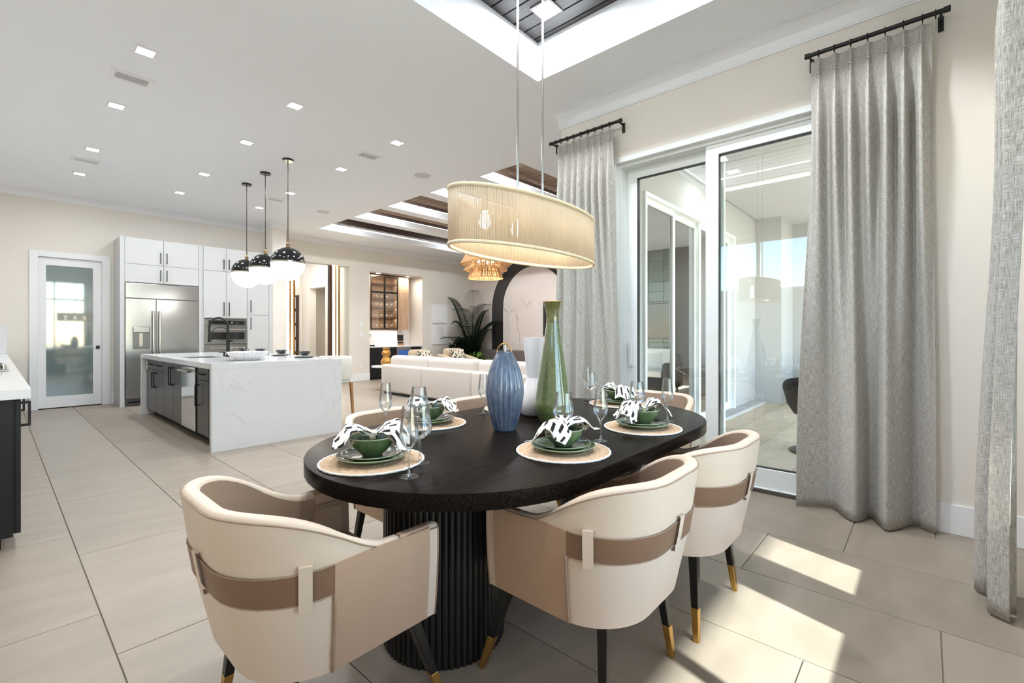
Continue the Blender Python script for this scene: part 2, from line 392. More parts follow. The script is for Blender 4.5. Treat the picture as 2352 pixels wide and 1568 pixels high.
# floor: grout bed with porcelain tiles laid in a third-offset bond
fb = B().box(-.75, 10.6, -.7, 14.9, -.08, -.006)
floor = struct(fb, 'floor', 'grout', 'large-format beige porcelain tile floor with thin grout lines', 'floor')
TX, TW, TL, G = .317, .578, 1.19, .0022
offs = {0: .345, 1: -.05, 2: .725}
tile_meshes = {}
def tile_mesh(w, l, k):
    key = (round(w, 3), round(l, 3), k)
    if key not in tile_meshes:
        me = B().box(-w/2+G, w/2-G, -l/2+G, l/2-G, -.012, 0).mesh('tile', bevel=.0012, seg=1)
        me.materials.append(MATS['tile_'+'abc'[k]]); tile_meshes[key] = me
    return tile_meshes[key]
def lay(x0, x1, y0, y1):
    w, l = x1-x0, y1-y0
    if w < .03 or l < .03: return
    o = new_obj('tile', tile_mesh(w, l, random.randrange(3)), None, floor); o.location = ((x0+x1)/2, (y0+y1)/2, 0)
for c in range(-2, 18):
    x0, x1 = TX+(c-1)*TW, TX+c*TW
    ya, yb_ = -.45, 11.0
    xa, xb = max(x0, XL), min(x1, XF)
    if xb <= xa: continue
    col_off = offs[c % 3]
    def column(xa, xb, ya, yb_):
        k0 = math.floor((ya-col_off)/TL)
        for k in range(k0, k0+14):
            y0, y1 = max(col_off+k*TL, ya), min(col_off+(k+1)*TL, yb_)
            if y1 > y0: lay(xa, xb, y0, y1)
    if x0 >= XW: column(xa, xb, 2.5, 11.0)
    elif x1 > XW: column(xa, 4.06, -.45, 2.5); column(xa, xb, 2.5, 11.0)
    elif x1 < 4.2 or x0 > 6.45: column(xa, xb, ya, yb_)
    else: column(xa, xb, ya, 14.4)
# foyer tiles seen through the opening
for c in range(7, 11):
    x0, x1 = TX+(c-1)*TW, TX+c*TW
    for k in range(3): lay(x0, x1, 11.0+k*TL, 11.0+(k+1)*TL)

# ceiling with the two tray openings
DT = (.48, 3.30, .38, 2.63); LT = (4.73, 9.1, 4.05, 9.88)
ceil = struct(B().sheet('z', ZC, ZC+.06, -.77, 10.6, -.7, 14.8, [DT, LT, (4.205, 10.62, -.72, 2.30)]), 'ceiling', 'ceiling_paint', 'smooth white ceiling running over kitchen, dining area and living room', 'ceiling')
def cove_tray(name, T, z_led, z_top, label, planks, pm):
    t = thing(name, ((T[0]+T[1])/2, (T[2]+T[3])/2, ZC), label, 'ceiling tray', kind='structure')
    th = .03
    ring = lambda z0, z1, d: B().sheet('z', z0, z1, T[0]-th, T[1]+th, T[2]-th, T[3]+th, [(T[0]+d, T[1]-d, T[2]+d, T[3]-d)])
    build(ring(ZC+.0005, z_led, .004), 'fascia', 'ceiling_paint', t)
    build(ring(z_led+.022, z_top, .004), 'upper_fascia', 'ceiling_paint', t)
    build(B().sheet('z', z_led, z_led+.022, T[0]-th, T[1]+th, T[2]-th, T[3]+th, [(T[0]-.012, T[1]+.012, T[2]-.012, T[3]+.012)]), 'cove_strip', 'cove_led', t)
    x = T[0]-th; k = 0
    me = {}
    while x < T[1]+th-1e-4:
        w = min(planks, T[1]+th-x)
        if round(w, 3) not in me:
            q = B().box(0, w-.012, T[2]-th, T[3]+th, 0, .02).mesh('plank', bevel=.003, seg=1); q.materials.append(MATS[pm]); me[round(w, 3)] = q
        o = new_obj('plank', me[round(w, 3)], None, t); o.location = (x-t.location.x, -t.location.y, z_top-ZC+random.uniform(0, .002)); x += w
    build(B().box(T[0]-th, T[1]+th, T[2]-th, T[3]+th, z_top+.018, z_top+.04), 'backing', 'plank_dark', t)
    return t
tray1 = cove_tray('trim_1', DT, 3.645, 3.88, 'recessed dining ceiling tray with dark planks and glowing cove line', .14, 'plank_dark')
tray2 = cove_tray('trim_2', LT, 3.66, 3.86, 'recessed living room ceiling tray with brown planks and white beams', .15, 'plank_brown')
for yb in (8.37, 7.22, 6.0, 4.85):
    bm_ = build(B().box(LT[0], LT[1], yb, yb+.25, ZC, 3.66), 'beam', 'ceiling_paint', tray2)
    build(B().box(LT[0], LT[1], yb+.004, yb+.016, 3.66, 3.672), 'beam_light', 'beam_led', bm_)
    build(B().box(LT[0], LT[1], yb+.24, yb+.266, 3.66, 3.676), 'beam_light', 'beam_led', bm_)  # hidden strip added to brighten the face of the next beam
    build(B().box(LT[0], LT[1], yb+.05, yb+.20, 3.66, 3.755), 'beam_core', 'crown_brown', bm_)
build(B().box(LT[0], LT[1], LT[3]-.09, LT[3], 3.70, 3.86), 'wood_crown', 'crown_brown', tray2)
# coffer lights above the dining table and over the living room
def downlight(x, y, z, label, group, power, s=.15, cat='downlight'):
    t = thing('ceiling_downlight', (x, y, z), label, cat, group)
    build(B().sheet('z', z-.006, z+.002, x-s/2, x+s/2, y-s/2, y+s/2, [(x-s/2+.018, x+s/2-.018, y-s/2+.018, y+s/2-.018)]), 'trim_ring', 'trim_white', t)
    build(B().box(x-s/2+.018, x+s/2-.018, y-s/2+.018, y+s/2-.018, z-.003, z+.003), 'lens', 'light_panel', t)
    area('lamp', (x, y, z-.02), s*.8, power, t)
    return t
for x, y in ((3.0, 2.3), (.78, 2.3), (3.0, .7), (.78, .7)):
    downlight(x, y, 3.875, 'square downlight set in the dark planks above the dining table', 'tray downlights', P_TRAY, .19)
for x in (.825, 2.022, 3.23):
    for y in (4.73, 6.07, 7.73, 9.05):
        downlight(x, y, ZC, 'square recessed downlight in the kitchen ceiling row '+{.825: 'above the aisle by the black counter', 2.022: 'over the island cabinets', 3.23: 'between the globe pendants and the living room'}[x], 'kitchen downlights', P_DOWN)
for x in (5.27, 8.5):
    for y in (4.40, 5.45, 6.62, 7.80, 9.05):
        downlight(x, y, 3.855, 'square downlight between the white beams of the living room tray', 'living tray downlights', 24.0, .16)
# vents and speakers
def vent(x, y, label, flip=False):
    t = thing('ceiling_vent', (x, y, ZC), label, 'vent', 'ceiling air vents')
    W, D = .30, .20
    build(B().sheet('z', ZC-.007, ZC+.001, x-W/2, x+W/2, y-D/2, y+D/2, [(x-W/2+.035, x+W/2-.035, y-D/2+.035, y+D/2-.035)]), 'frame', 'trim_white', t, bevel=.004, seg=1)
    build(B().box(x-W/2+.03, x+W/2-.03, y-D/2+.03, y+D/2-.03, ZC-.0015, ZC-.0005), 'duct_shade', 'vent_shadow', t)  # dark sheet painted in for the shade behind the slats
    for k in range(8):
        yy = y-D/2+.043+k*(D-.086)/7
        build(B().box(x-W/2+.035, x+W/2-.035, yy-.0032, yy+.0032, ZC-.005, ZC-.002), 'slat', 'trim_white', t)
for (x, y) in ((.83, 5.32), (.822, 8.30), (3.225, 5.36), (3.225, 8.31)):
    vent(x, y, 'white louvred air vent in the ceiling '+('above the aisle by the black counter' if x < 2 else 'between island and living room'))
for y in (5.44, 8.45):
    t = thing('ceiling_speaker', (4.14, y, ZC), 'round flush white speaker in the ceiling beside the tray', 'speaker', 'ceiling speakers')
    build(B().lathe([(.125, -.004), (.13, 0)], 32, (4.14, y, ZC)), 'rim', 'trim_white', t, smooth='auto')
    build(B().lathe([(.115, -.006), (.118, -.003)], 32, (4.14, y, ZC)), 'grille', 'speaker_mesh', t, smooth='auto')

# walls
struct(B().sheet('x', XL-.2, XL, -.65, 10.9, 0, ZC, [(1.30, 2.95, 1.95, 2.85), (-.30, 1.05, 1.95, 3.02)]), 'wall_left', 'wall_paint', 'warm white wall behind the black kitchen counter', 'wall')
struct(B().sheet('y', YB-.2, YB, -.72, 4.205, 0, ZC, [(.75, 2.16, .57, 3.02), (2.43, 2.91, .57, 3.02)]), 'wall_front', 'wall_paint', 'warm white wall with the tall dining windows', 'wall')
struct(B().sheet('x', XW, XW+.25, -.65, 2.84, 0, ZC, [(.08, 2.215, -.01, 2.865)]), 'wall_right', 'wall_paint', 'cream wall around the sliding glass door', 'wall')
struct(B().box(4.205, 4.73, 2.30, 2.84, 0, ZC), 'wall_pier', 'stucco', 'white pier between the sliding doors and the living room', 'wall')
struct(B().sheet('y', YK, YK+.15, -.72, 3.86, 0, ZC, [(.482, 1.262, -.01, 2.50)]), 'wall_back', 'wall_paint', 'warm beige wall behind the tall white kitchen cabinets', 'wall')
struct(B().box(3.86, 4.13, 10.10, 11.25, 0, ZC), 'wall_stub', 'wall_paint', 'short beige wall end beside the tall kitchen cabinets', 'wall')
struct(B().sheet('y', YL, YL+.25, 4.13, XF+.2, 0, ZC, [(4.25, 6.069, -.01, 2.95), (6.654, 8.381, -.01, 2.89)]), 'wall_living', 'wall_paint', 'warm beige living room wall with foyer opening and bar niche', 'wall')
struct(B().box(XF, XF+.2, 2.3, YL+.25, 0, ZC), 'wall_fireplace', 'marble', 'pale veined marble wall behind the arch', 'wall')
struct(B().sheet('y', 2.30, 2.50, 4.73, XF+.2, 0, ZC, [(4.735, 7.95, -.01, 2.80)]), 'wall_living_glass', 'stucco', 'white wall holding the living room sliding doors', 'wall')
# bar niche shell and foyer shell
nb = B().sheet('y', 11.62, 11.67, 6.60, 8.44, 0, 2.94); struct(nb, 'wall_niche_back', 'plaster_white', 'back wall of the lit bar niche', 'wall')
for nm, b_, lb in (('wall_niche_west', B().box(6.60, 6.654, 11.25, 11.62, 0, 2.94), 'side wall of the bar niche by the foyer'), ('wall_niche_east', B().box(8.381, 8.44, 11.25, 11.62, 0, 2.94), 'side wall of the bar niche by the wall panels'), ('ceiling_niche', B().box(6.60, 8.44, 11.25, 11.67, 2.89, 2.95), 'lowered ceiling of the bar niche')):
    struct(b_, nm, 'wall_paint', lb, 'wall')
struct(B().box(4.05, 4.25, 11.25, 14.6, 0, ZC), 'wall_foyer_west', 'wall_paint', 'foyer wall behind the gold light columns', 'wall')
struct(B().sheet('x', 6.40, 6.6, 11.25, 14.5, 0, ZC, [(12.95, 13.95, -.01, 2.6)]), 'wall_foyer_east', 'wall_paint', 'foyer wall with a tall shaded doorway', 'wall')
struct(B().box(7.4, 7.5, 11.72, 14.7, 0, ZC), 'wall_hall', 'wall_paint', 'shaded hallway wall beyond the foyer doorway', 'wall')
struct(B().sheet('y', 14.5, 14.7, 4.05, 7.5, 0, ZC, [(5.20, 6.35, -.01, 2.45), (5.20, 6.35, 2.68, 3.40)]), 'wall_entry', 'wall_paint', 'foyer wall around the dark front door', 'wall')

# crown mouldings: cove profile swept along the wall line
def crown(name, pts, drop, proj, label, closed=False):
    prof = [(0, -drop), (.012, -drop), (.012, -drop+.012)]
    for k in range(7):
        a = PI/2*k/6; prof.append((.016+(proj-.028)*(1-math.cos(a)), -drop+.014+(drop-.026)*math.sin(a)))
    prof += [(proj-.006, -.012), (proj, -.012), (proj, 0), (0, 0)]
    rows = []
    for i, p in enumerate(pts):
        p = Vector((p[0], p[1]))
        d0 = (p-Vector(pts[i-1])).normalized() if i > 0 else None
        d1 = (Vector(pts[i+1])-p).normalized() if i < len(pts)-1 else None
        if d0 is None: d0 = d1
        if d1 is None: d1 = d0
        n0 = Vector((-d0.y, d0.x)); n1 = Vector((-d1.y, d1.x)); m = (n0+n1); m = m/ (m.dot(n0)) if m.length > .01 else n0
        rows.append([(p.x+m.x*o, p.y+m.y*o, ZC+z) for o, z in prof])
    b = B(); b.grid(rows)
    n = len(prof); b.f.append(tuple(range(n))); b.f.append(tuple((len(pts)-1)*n+k for k in reversed(range(n))))
    return struct(b, name, 'trim_white', label, 'moulding')
crown('trim_3', [(4.73, 2.84), (XW, 2.84), (XW, YB), (XL, YB), (XL, YK), (3.86, YK), (3.86, 10.10), (4.13, 10.10), (4.13, YL), (XF, YL), (XF, 2.5)][::1] and [(XW+.77, 2.84), (XW, 2.84), (XW, YB), (XL, YB)][::-1], .165, .09, 'white cove crown moulding above the sliding glass door')
crown('trim_4', [(XL, YB), (XL, YK), (3.86, YK), (3.86, 10.10), (4.13, 10.10), (4.13, YL), (XF, YL), (XF, 2.5)][::-1], .105, .12, 'white cove crown moulding around kitchen and living room')
# baseboards
def base(name, x0, x1, y0, y1, label): struct(B().box(x0, x1, y0, y1, 0, .185), name, 'trim_white', label, 'baseboard', bevel=.004)
base('baseboard_right', XW-.016, XW, YB, .04, 'tall white baseboard between the two curtains')
base('baseboard_right_end', XW-.016, XW, 2.215, 2.84, 'tall white baseboard behind the gathered curtain by the pier')
base('baseboard_living', 6.069, 6.654, YL-.016, YL, 'tall white baseboard between foyer opening and bar niche')
base('baseboard_living_east', 8.381, XF, YL-.016, YL, 'tall white baseboard under the two wall panels')
base('baseboard_kitchen', 1.385, 1.42, YK-.016, YK, 'short white baseboard beside the pantry door')

# exterior: ground, patio slab, roof overhang
struct(B().box(-40, 60, -60, 40, -.5, -.35), 'ground_bounce', 'paving_bounce', 'made-up grey paving outside the house, toned for bounced light', 'paving')  # paving put in place of grass to keep the bounced light neutral
patio = struct(B().box(4.205, 12, -3.4, 2.3, -.2, -.02), 'floor_patio', 'grout', 'patio floor of long travertine tiles outside the sliding door', 'patio floor')
tm = {}
for r in range(7):
    y0 = 2.28-(r+1)*.46
    for c in range(8):
        x0 = 4.22+c*.92-(.46 if r % 2 else 0); x1 = x0+.92; xa = max(x0, 4.21)
        w = round(x1-xa, 3); k = random.randrange(2)
        if (w, k) not in tm:
            q = B().box(-w/2+.003, w/2-.003, -.227, .227, -.025, 0).mesh('tile', bevel=.003, seg=1); q.materials.append(MATS['travertine' if k else 'travertine_b']); tm[w, k] = q
        o = new_obj('tile', tm[w, k], None, patio); o.location = ((xa+x1)/2, y0+.23, 0)
lan = struct(B().box(4.205, 11.6, -3.4, 2.3, 3.32, 3.42), 'ceiling_patio', 'gap_dark', 'white tongue-and-groove patio ceiling', 'ceiling')
pm_ = B().box(0, .136, -3.4, 2.29, 0, .02).mesh('plank', bevel=.004, seg=1); pm_.materials.append(MATS['patio_white'])
for k in range(50):
    o = new_obj('plank', pm_, None, lan); o.location = (4.21+k*.14, 0, 3.302)
build(B().box(6.97, 7.03, -3.3, 2.2, 3.285, 3.305), 'light_line', 'cove_led', lan)
struct(B().box(-1.5, 4.205, -3.40, -.65, 3.32, 3.42), 'ceiling_eave', 'ceiling_paint', 'white roof overhang outside the dining windows', 'eave')
struct(B().box(9.22, 10.15, 1.88, 2.30, -.02, 3.31), 'wall_patio_column', 'stucco', 'square white stucco column at the patio end', 'column')
struct(B().box(10.15, 10.9, 1.0, 1.88, -.02, 3.31), 'wall_patio_return', 'stucco', 'white stucco wall beyond the patio column', 'wall')
pe = struct(B().box(10.93, 11.1, -2.2, 1.0, -.02, 3.31), 'wall_patio_end', 'panel_dark', 'dark patio wall with a glossy green tile field', 'wall')
gm = {}
for r in range(13):
    for c in range(4):
        y0 = .29-(c+1)*.40; z0 = .02+r*.25
        if 'g' not in gm:
            q = B().box(-.02, 0, .003, .397, .003, .247).mesh('tile', bevel=.004, seg=1); q.materials.append(MATS['tile_green']); gm['g'] = q
        o = new_obj('tile', gm['g'], None, pe); o.location = (10.93-random.uniform(0, .006), y0, z0)

# ------------------------------------------------------------------ sliding glass door in the dining wall
d1 = thing('door_1', (XW+.13, 1.1, 0), 'white framed sliding glass door between two curtains', 'sliding door', kind='structure')
fx0, fx1 = XW+.04, XW+.24
fr = B().sheet('x', fx0, fx1, .08, 2.215, .0, 2.865, [(.13, 2.165, .035, 2.82)])
build(fr, 'frame', 'frame_white', d1, bevel=.004, seg=1)
build(B().sheet('x', XW-.012, XW+.05, .04, 2.255, 0, 2.905, [(.10, 2.198, -.01, 2.848)]), 'casing', 'frame_white', d1, bevel=.006, seg=1)
build(B().box(XW+.02, fx1, .08, 2.215, .0, .03), 'track', 'steel_dark', d1)
def slider_panel(y0, y1, xc, z0=.035, z1=2.82, handle=None, parent=d1, st=.105, bot=.15):
    pn = build(B().sheet('x', xc-.028, xc+.028, y0, y1, z0, z1, [(y0+st, y1-st, z0+bot, z1-.09)]), 'door_panel', 'frame_white', parent, bevel=.004, seg=1)
    build(B().sheet('x', xc-.02, xc+.02, y0+st-.006, y1-st+.006, z0+bot-.006, z1-.084, [(y0+st+.006, y1-st-.006, z0+bot+.006, z1-.096)]), 'gasket', 'matte_black', pn)
    build(B().box(xc-.004, xc+.004, y0+st-.004, y1-st+.004, z0+bot-.004, z1-.086), 'pane', 'pane', pn)
    if handle is not None:
        build(B().box(xc-.06, xc-.028, handle-.018, handle+.018, .92, 1.16).box(xc-.062, xc-.045, handle-.010, handle+.010, .95, 1.13), 'handle', 'frame_white', pn, bevel=.006)
    return pn
slider_panel(1.27, 2.165, XW+.185, handle=2.115)
slider_panel(.13, 1.385, XW+.085)
# ------------------------------------------------------------------ living room sliders facing the patio
d3 = thing('door_3', (6.3, 2.38, 0), 'white framed patio sliding doors of the living room with tinted panes', 'sliding door', kind='structure')
build(B().sheet('y', 2.27, 2.48, 4.735, 7.95, .0, 2.80, [(4.78, 7.90, .04, 2.755)]), 'frame', 'frame_white', d3, bevel=.004, seg=1)
xs = [4.78, 5.60, 6.46, 7.10, 7.90]
for i in range(4):
    a, b_ = xs[i], xs[i+1]; yc = 2.33+.05*(i % 2)
    pn = build(B().sheet('y', yc-.025, yc+.025, a-.02, b_+.02, .04, 2.755, [(a+.05, b_-.05, .14, 2.68)]), 'door_panel', 'frame_white', d3, bevel=.004, seg=1)
    build(B().box(a+.045, b_-.045, yc-.004, yc+.004, .135, 2.685), 'pane', 'pane_tint', pn)
build(B().box(4.735, 9.2, 2.10, 2.31, -.02, .045), 'curb', 'stucco', d3)
# ------------------------------------------------------------------ dining windows behind and beside the viewpoint
def fixed_window(name, axis, p0, p1, u0, u1, z0, z1, us, zs, label, w=.05):
    t = thing(name, ((u0+u1)/2, (p0+p1)/2, z0) if axis == 'y' else ((p0+p1)/2, (u0+u1)/2, z0), label, 'window', kind='structure')
    cu = [u0]+us+[u1]; cz = [z0]+zs+[z1]; holes = []
    for i in range(len(cu)-1):
        for j in range(len(cz)-1):
            holes.append((cu[i]+(w if i == 0 else w*.5), cu[i+1]-(w if i == len(cu)-2 else w*.5), cz[j]+(w if j == 0 else w*.6), cz[j+1]-(w if j == len(cz)-2 else w*.6)))
    build(B().sheet(axis, p0, p1, u0, u1, z0, z1, holes), 'frame', 'frame_white', t)
    for h in holes:
        pm2 = (p0+p1)/2
        bb = B().box(h[0]-.004, h[1]+.004, pm2-.003, pm2+.003, h[2]-.004, h[3]+.004) if axis == 'y' else B().box(pm2-.003, pm2+.003, h[0]-.004, h[1]+.004, h[2]-.004, h[3]+.004)
        build(bb, 'pane', 'pane', t)
fixed_window('window_1', 'y', -.60, -.53, 0.75, 2.16, .57, 3.02, [1.38], [2.40], 'tall dining window with one mullion and a transom bar')
fixed_window('window_2', 'y', -.60, -.53, 2.43, 2.91, .57, 3.02, [], [2.40], 'narrow dining window beside the linen curtain', .04)
fixed_window('window_3', 'x', XL-.14, XL-.07, 1.30, 2.95, 1.95, 2.85, [2.12], [], 'high clerestory window above the counter wall')
fixed_window('window_fill', 'x', XL-.14, XL-.07, -.30, 1.05, 1.95, 3.02, [.38], [], 'unseen high window added to brighten the dining corner')  # unseen window, added to brighten the sliding door wall and curtains
# ------------------------------------------------------------------ pantry door with frosted glass
d2 = thing('door_2', (.87, YK, 0), 'white pantry door with a full frosted glass pane', 'door', kind='structure')
build(B().sheet('y', YK-.03, YK+.01, .382, 1.372, 0, 2.585, [(.482, 1.262, -.01, 2.49)]), 'casing', 'trim_white', d2, bevel=.004, seg=1)
build(B().sheet('y', YK+.02, YK+.065, .482, 1.262, .015, 2.49, [(.577, 1.148, .20, 2.36)]), 'leaf', 'trim_white', d2, bevel=.003, seg=1)
build(B().box(.57, 1.155, YK+.035, YK+.05, .19, 2.37), 'pane', 'frosted_glass', d2)
build(B().sheet('y', YK+.012, YK+.022, 1.185, 1.235, .97, 1.03, [(1.197, 1.223, .98, 1.02)]).box(1.195, 1.225, YK+.015, YK+.021, .975, 1.025), 'flush_pull', 'matte_black', d2)
struct(B().box(.2, 1.5, YK+.16, YK+.2, -.05, 2.7), 'pantry_light_stop', 'wall_paint', 'added panel stopping the light leak behind the frosted door', 'wall')  # unseen panel added close behind the door to stop a light leak
# ------------------------------------------------------------------ front door and transom in the foyer
d4 = thing('door_4', (5.8, 14.55, 0), 'dark walnut front door with stacked square panes', 'door', kind='structure')
hs = [(5.95, 6.23, .25+k*.44, .60+k*.44) for k in range(5)]
hs2 = [(5.42, 5.70, .25+k*.44, .60+k*.44) for k in range(5)]
build(B().sheet('y', 14.52, 14.58, 5.22, 6.33, .02, 2.43, hs+hs2), 'leaf', 'walnut', d4, bevel=.005, seg=1)
for h in hs+hs2: build(B().box(h[0], h[1], 14.54, 14.56, h[2], h[3]), 'pane', 'sky_pane', d4)
w4 = thing('window_4', (5.8, 14.55, 2.68), 'bright transom window above the front door', 'window', kind='structure')
build(B().sheet('y', 14.5, 14.62, 5.20, 6.35, 2.68, 3.40, [(5.25, 6.30, 2.73, 3.35)]), 'frame', 'frame_white', w4); build(B().box(5.24, 6.31, 14.56, 14.57, 2.72, 3.36), 'pane', 'sky_pane', w4)

# ================================================================== DINING TABLE
TCX, TCY, TH = 1.885, 1.505, .76
tb = thing('dining_table', (TCX, TCY, 0), 'long rounded black oak dining table on two reeded drum pedestals', 'table')
def stadium(hx, r, n=28):
    pts = []
    for k in range(n+1): a = -PI/2+PI*k/n; pts.append((TCX+hx+r*math.cos(a), TCY+r*math.sin(a)))
    for k in range(n+1): a = PI/2+PI*k/n; pts.append((TCX-hx+r*math.cos(a), TCY+r*math.sin(a)))
    return pts
build(B().prism(stadium(.505, .648), TH-.056, TH), 'tabletop', 'black_oak', tb, bevel=.003, seg=2, smooth='auto', angle=50)
reed = B().lathe([(.0125, 0), (.0125, TH-.062)], 8).mesh('reed', smooth='auto'); reed.materials.append(MATS['black_reed'])
for px in (1.262, 2.508):
    pd = build(B().lathe([(.235, .0), (.235, TH-.054)], 48, (px, TCY, 0)), 'pedestal', 'black_reed', tb, smooth='auto')
    NR = 64
    for k in range(NR):
        a = 2*PI*k/NR; o = new_obj('reed', reed, None, pd); o.location = (px-TCX+.237*math.cos(a), .237*math.sin(a), .002)

# ================================================================== DINING CHAIRS (local: faces +y)
ZB, CW, CF, CB, CR, CTH = .336, .288, .29, -.225, .20, .046
def plan():
    pts = []
    n_side, n_arc, n_back = 9, 10, 6
    for k in range(n_side): pts.append((-CW, CF+(CB+CR-CF)*k/n_side, -1, 0))
    for k in range(n_arc): a = PI+PI/2*k/n_arc; pts.append((-CW+CR+CR*math.cos(a), CB+CR+CR*math.sin(a), math.cos(a), math.sin(a)))
    for k in range(n_back): pts.append((-CW+CR+(2*CW-2*CR)*k/n_back, CB, 0, -1))
    for k in range(n_arc): a = 1.5*PI+PI/2*k/n_arc; pts.append((CW-CR+CR*math.cos(a), CB+CR+CR*math.sin(a), math.cos(a), math.sin(a)))
    for k in range(n_side+1): pts.append((CW, CB+CR+(CF-CB-CR)*k/n_side, 1, 0))
    return pts
PLAN = plan()
def z_top(p):
    t = (CF-p[1])/(CF-CB); return .632+.16*smooth01(.32, 1.0, t)
def surf(p, z, off):
    h = (z-ZB)/.45; fl = .075*max(0, -p[3])*h**1.15+.012*math.sin(PI*min(1, max(0, h)))+.006*h
    return (p[0]+p[2]*(fl+off), p[1]+p[3]*(fl+off), z)
def chair_parts(t):
    outer, inner = [], []
    for i, p in enumerate(PLAN):
        zt = z_top(p); row = []
        for k in range(9): z = ZB+(zt-.018-ZB)*k/8; row.append(surf(p, z, 0))
        for k in range(1, 5):
            a = PI/2*k/4.0; q = surf(p, zt-.018+.018*math.sin(a), -.018*(1-math.cos(a))); row.append(q)
        outer.append(row)
        row = [surf(p, zt-.0005, -.0175), surf(p, zt-.001, -CTH*.62)]
        for k in range(1, 4):
            a = PI/2*k/3; row.append(surf(p, zt-.016+.016*math.cos(a), -CTH*.62-.018*math.sin(a)))
        for k in range(1, 6): row.append(surf(p, zt-.016+(ZB+.02-zt+.016)*k/5, -CTH*.62-.018))
        inner.append(row)
    b = B().grid([o+i[1:5] for o, i in zip(outer, inner)])
    # front ends and floor of the shell
    for i in (0, len(PLAN)-1):
        p = PLAN[i]; ring = outer[i]+inner[i][1:]; o = len(b.v); b.v += ring; b.f.append(tuple(range(o, o+len(ring))))
    build(b, 'shell', 'leather_cream', t, smooth='auto', local=True)
    build(B().grid([r[4:] for r in inner]), 'lining', 'leather_lining', t, smooth='auto', local=True)
    # underside and seat
    bot = B(); bot.v = [surf(p, ZB, 0) for p in PLAN]; bot.f = [tuple(range(len(PLAN)))]; bot2 = B().prism([(q[0]*.985, q[1]*.985) for q in bot.v], ZB-.002, ZB+.03)
    build(bot2, 'base_board', 'leather_cream', t, local=True)
    sp = [(-.235, .275), (-.235, -.02), (-.20, -.11), (-.12, -.165), (.12, -.165), (.20, -.11), (.235, -.02), (.235, .275)]
    build(B().prism(sp, ZB+.02, .475), 'seat', 'leather_lining', t, bevel=.028, seg=3, smooth='auto', local=True)
    build(B().tube([surf(p, z_top(p)-.012, .001) for p in PLAN], .0024, 6), 'piping', 'leather_seam', t, smooth=True, local=True)
    for i in (0, len(PLAN)-1):
        p = PLAN[i]; build(B().tube([(q[0], q[1]+.001, q[2]) for q in outer[i][::2]], .003, 6), 'front_piping', 'leather_seam', t, smooth=True, local=True)
    # leather side panels, strap round the back, loops
    def patch(i0, i1, zf, off, m, name, zlo=None):
        rows = []
        for i in range(i0, i1+1):
            p = PLAN[i]; lo, hi = zf(p); n = 6
            r = [surf(p, lo, -.004)]+[surf(p, lo+(hi-lo)*k/n, off) for k in range(n+1)]+[surf(p, hi, -.004)]
            rows.append(r)
        q = B().grid(rows); w = len(rows[0])
        q.f.append(tuple(range(w))); q.f.append(tuple((len(rows)-1)*w+k for k in reversed(range(w))))
        return build(q, name, m, t, smooth='auto', local=True)
    nP = len(PLAN)
    for side in (0, 1):
        idx = lambda k: k if side == 0 else nP-1-k
        a, c = sorted((idx(1), idx(10)))
        patch(a, c, lambda p: (ZB+.003, min(.632, z_top(p)-.003)), .005, 'leather_taupe', 'side_panel')
        # fold of the panel over the arm and down inside as a strap
        rows = []
        for k in (1, 2, 3, 4):
            p = PLAN[idx(k)]; zt = z_top(p); r = [surf(p, .622, .0052), surf(p, zt-.010, .0055), surf(p, zt+.003, -.006), surf(p, zt+.004, -CTH*.55), surf(p, zt-.006, -CTH*.62-.017)]
            r += [surf(p, zt-.02-.16*j/4, -CTH*.62-.0215) for j in range(5)]
            rows.append(r)
        build(B().grid(rows), 'arm_strap', 'leather_taupe', t, smooth='auto', local=True)
        p = PLAN[idx(2)]; q = surf(p, .575, -CTH*.62-.026); build(B().box(q[0]-.004, q[0]+.004, q[1]-.072, q[1]+.072, .566, .59), 'inner_loop', 'leather_lining', t, bevel=.003, local=True)
        e = [surf(PLAN[idx(10)], ZB+.003+(.552-ZB)*k/8, .007) for k in range(9)]; build(B().tube(e, .004, 6), 'panel_piping', 'leather_seam', t, smooth=True, local=True)
    patch(10, nP-1-10, lambda p: (.552, .632), .0045, 'leather_strap', 'back_strap')
    for zz in (.552, .632): build(B().tube([surf(PLAN[i], zz, .004) for i in range(10, nP-10)], .002, 6), 'strap_edge', 'leather_seam', t, smooth=True, local=True)
    for i in (12, nP//2, nP-13):
        p = PLAN[i]; tx, ty = -p[3], p[2]
        vv = []
        for z, o in ((.534, .0), (.534, .012), (.592, .013), (.652, .013), (.652, .0)):
            c = surf(p, z, o)
            for w in (-.0165, .0165): vv.append((c[0]+tx*w, c[1]+ty*w, c[2]))
        q = B(); q.v = vv; q.f = [(0, 1, 3, 2), (2, 3, 5, 4), (4, 5, 7, 6), (6, 7, 9, 8)]
        build(q, 'loop', 'leather_cream', t, local=True)
    for sx in (-1, 1):
        for (a, c) in (((.235, .235), (.272, .345)), ((.20, -.13), (.25, -.16))):
            f = lambda s, a=a, c=c: (sx*(a[0]+(c[0]-a[0])*s), a[1]+(c[1]-a[1])*s, ZB*(1-s))
            zk = .62
            lg = build(B().taper(f(0), .0185, f(zk), .0145), 'leg', 'leg_black', t, bevel=.003, local=True)
            o = build(B().taper(f(zk), .0147, f(1), .0115), 'brass_tip', 'brass', lg, bevel=.002, local=True)
ch = thing('dining_chair', (0, 0, 0), 'x', 'chair', 'dining chairs around the black table')
chair_parts(ch)
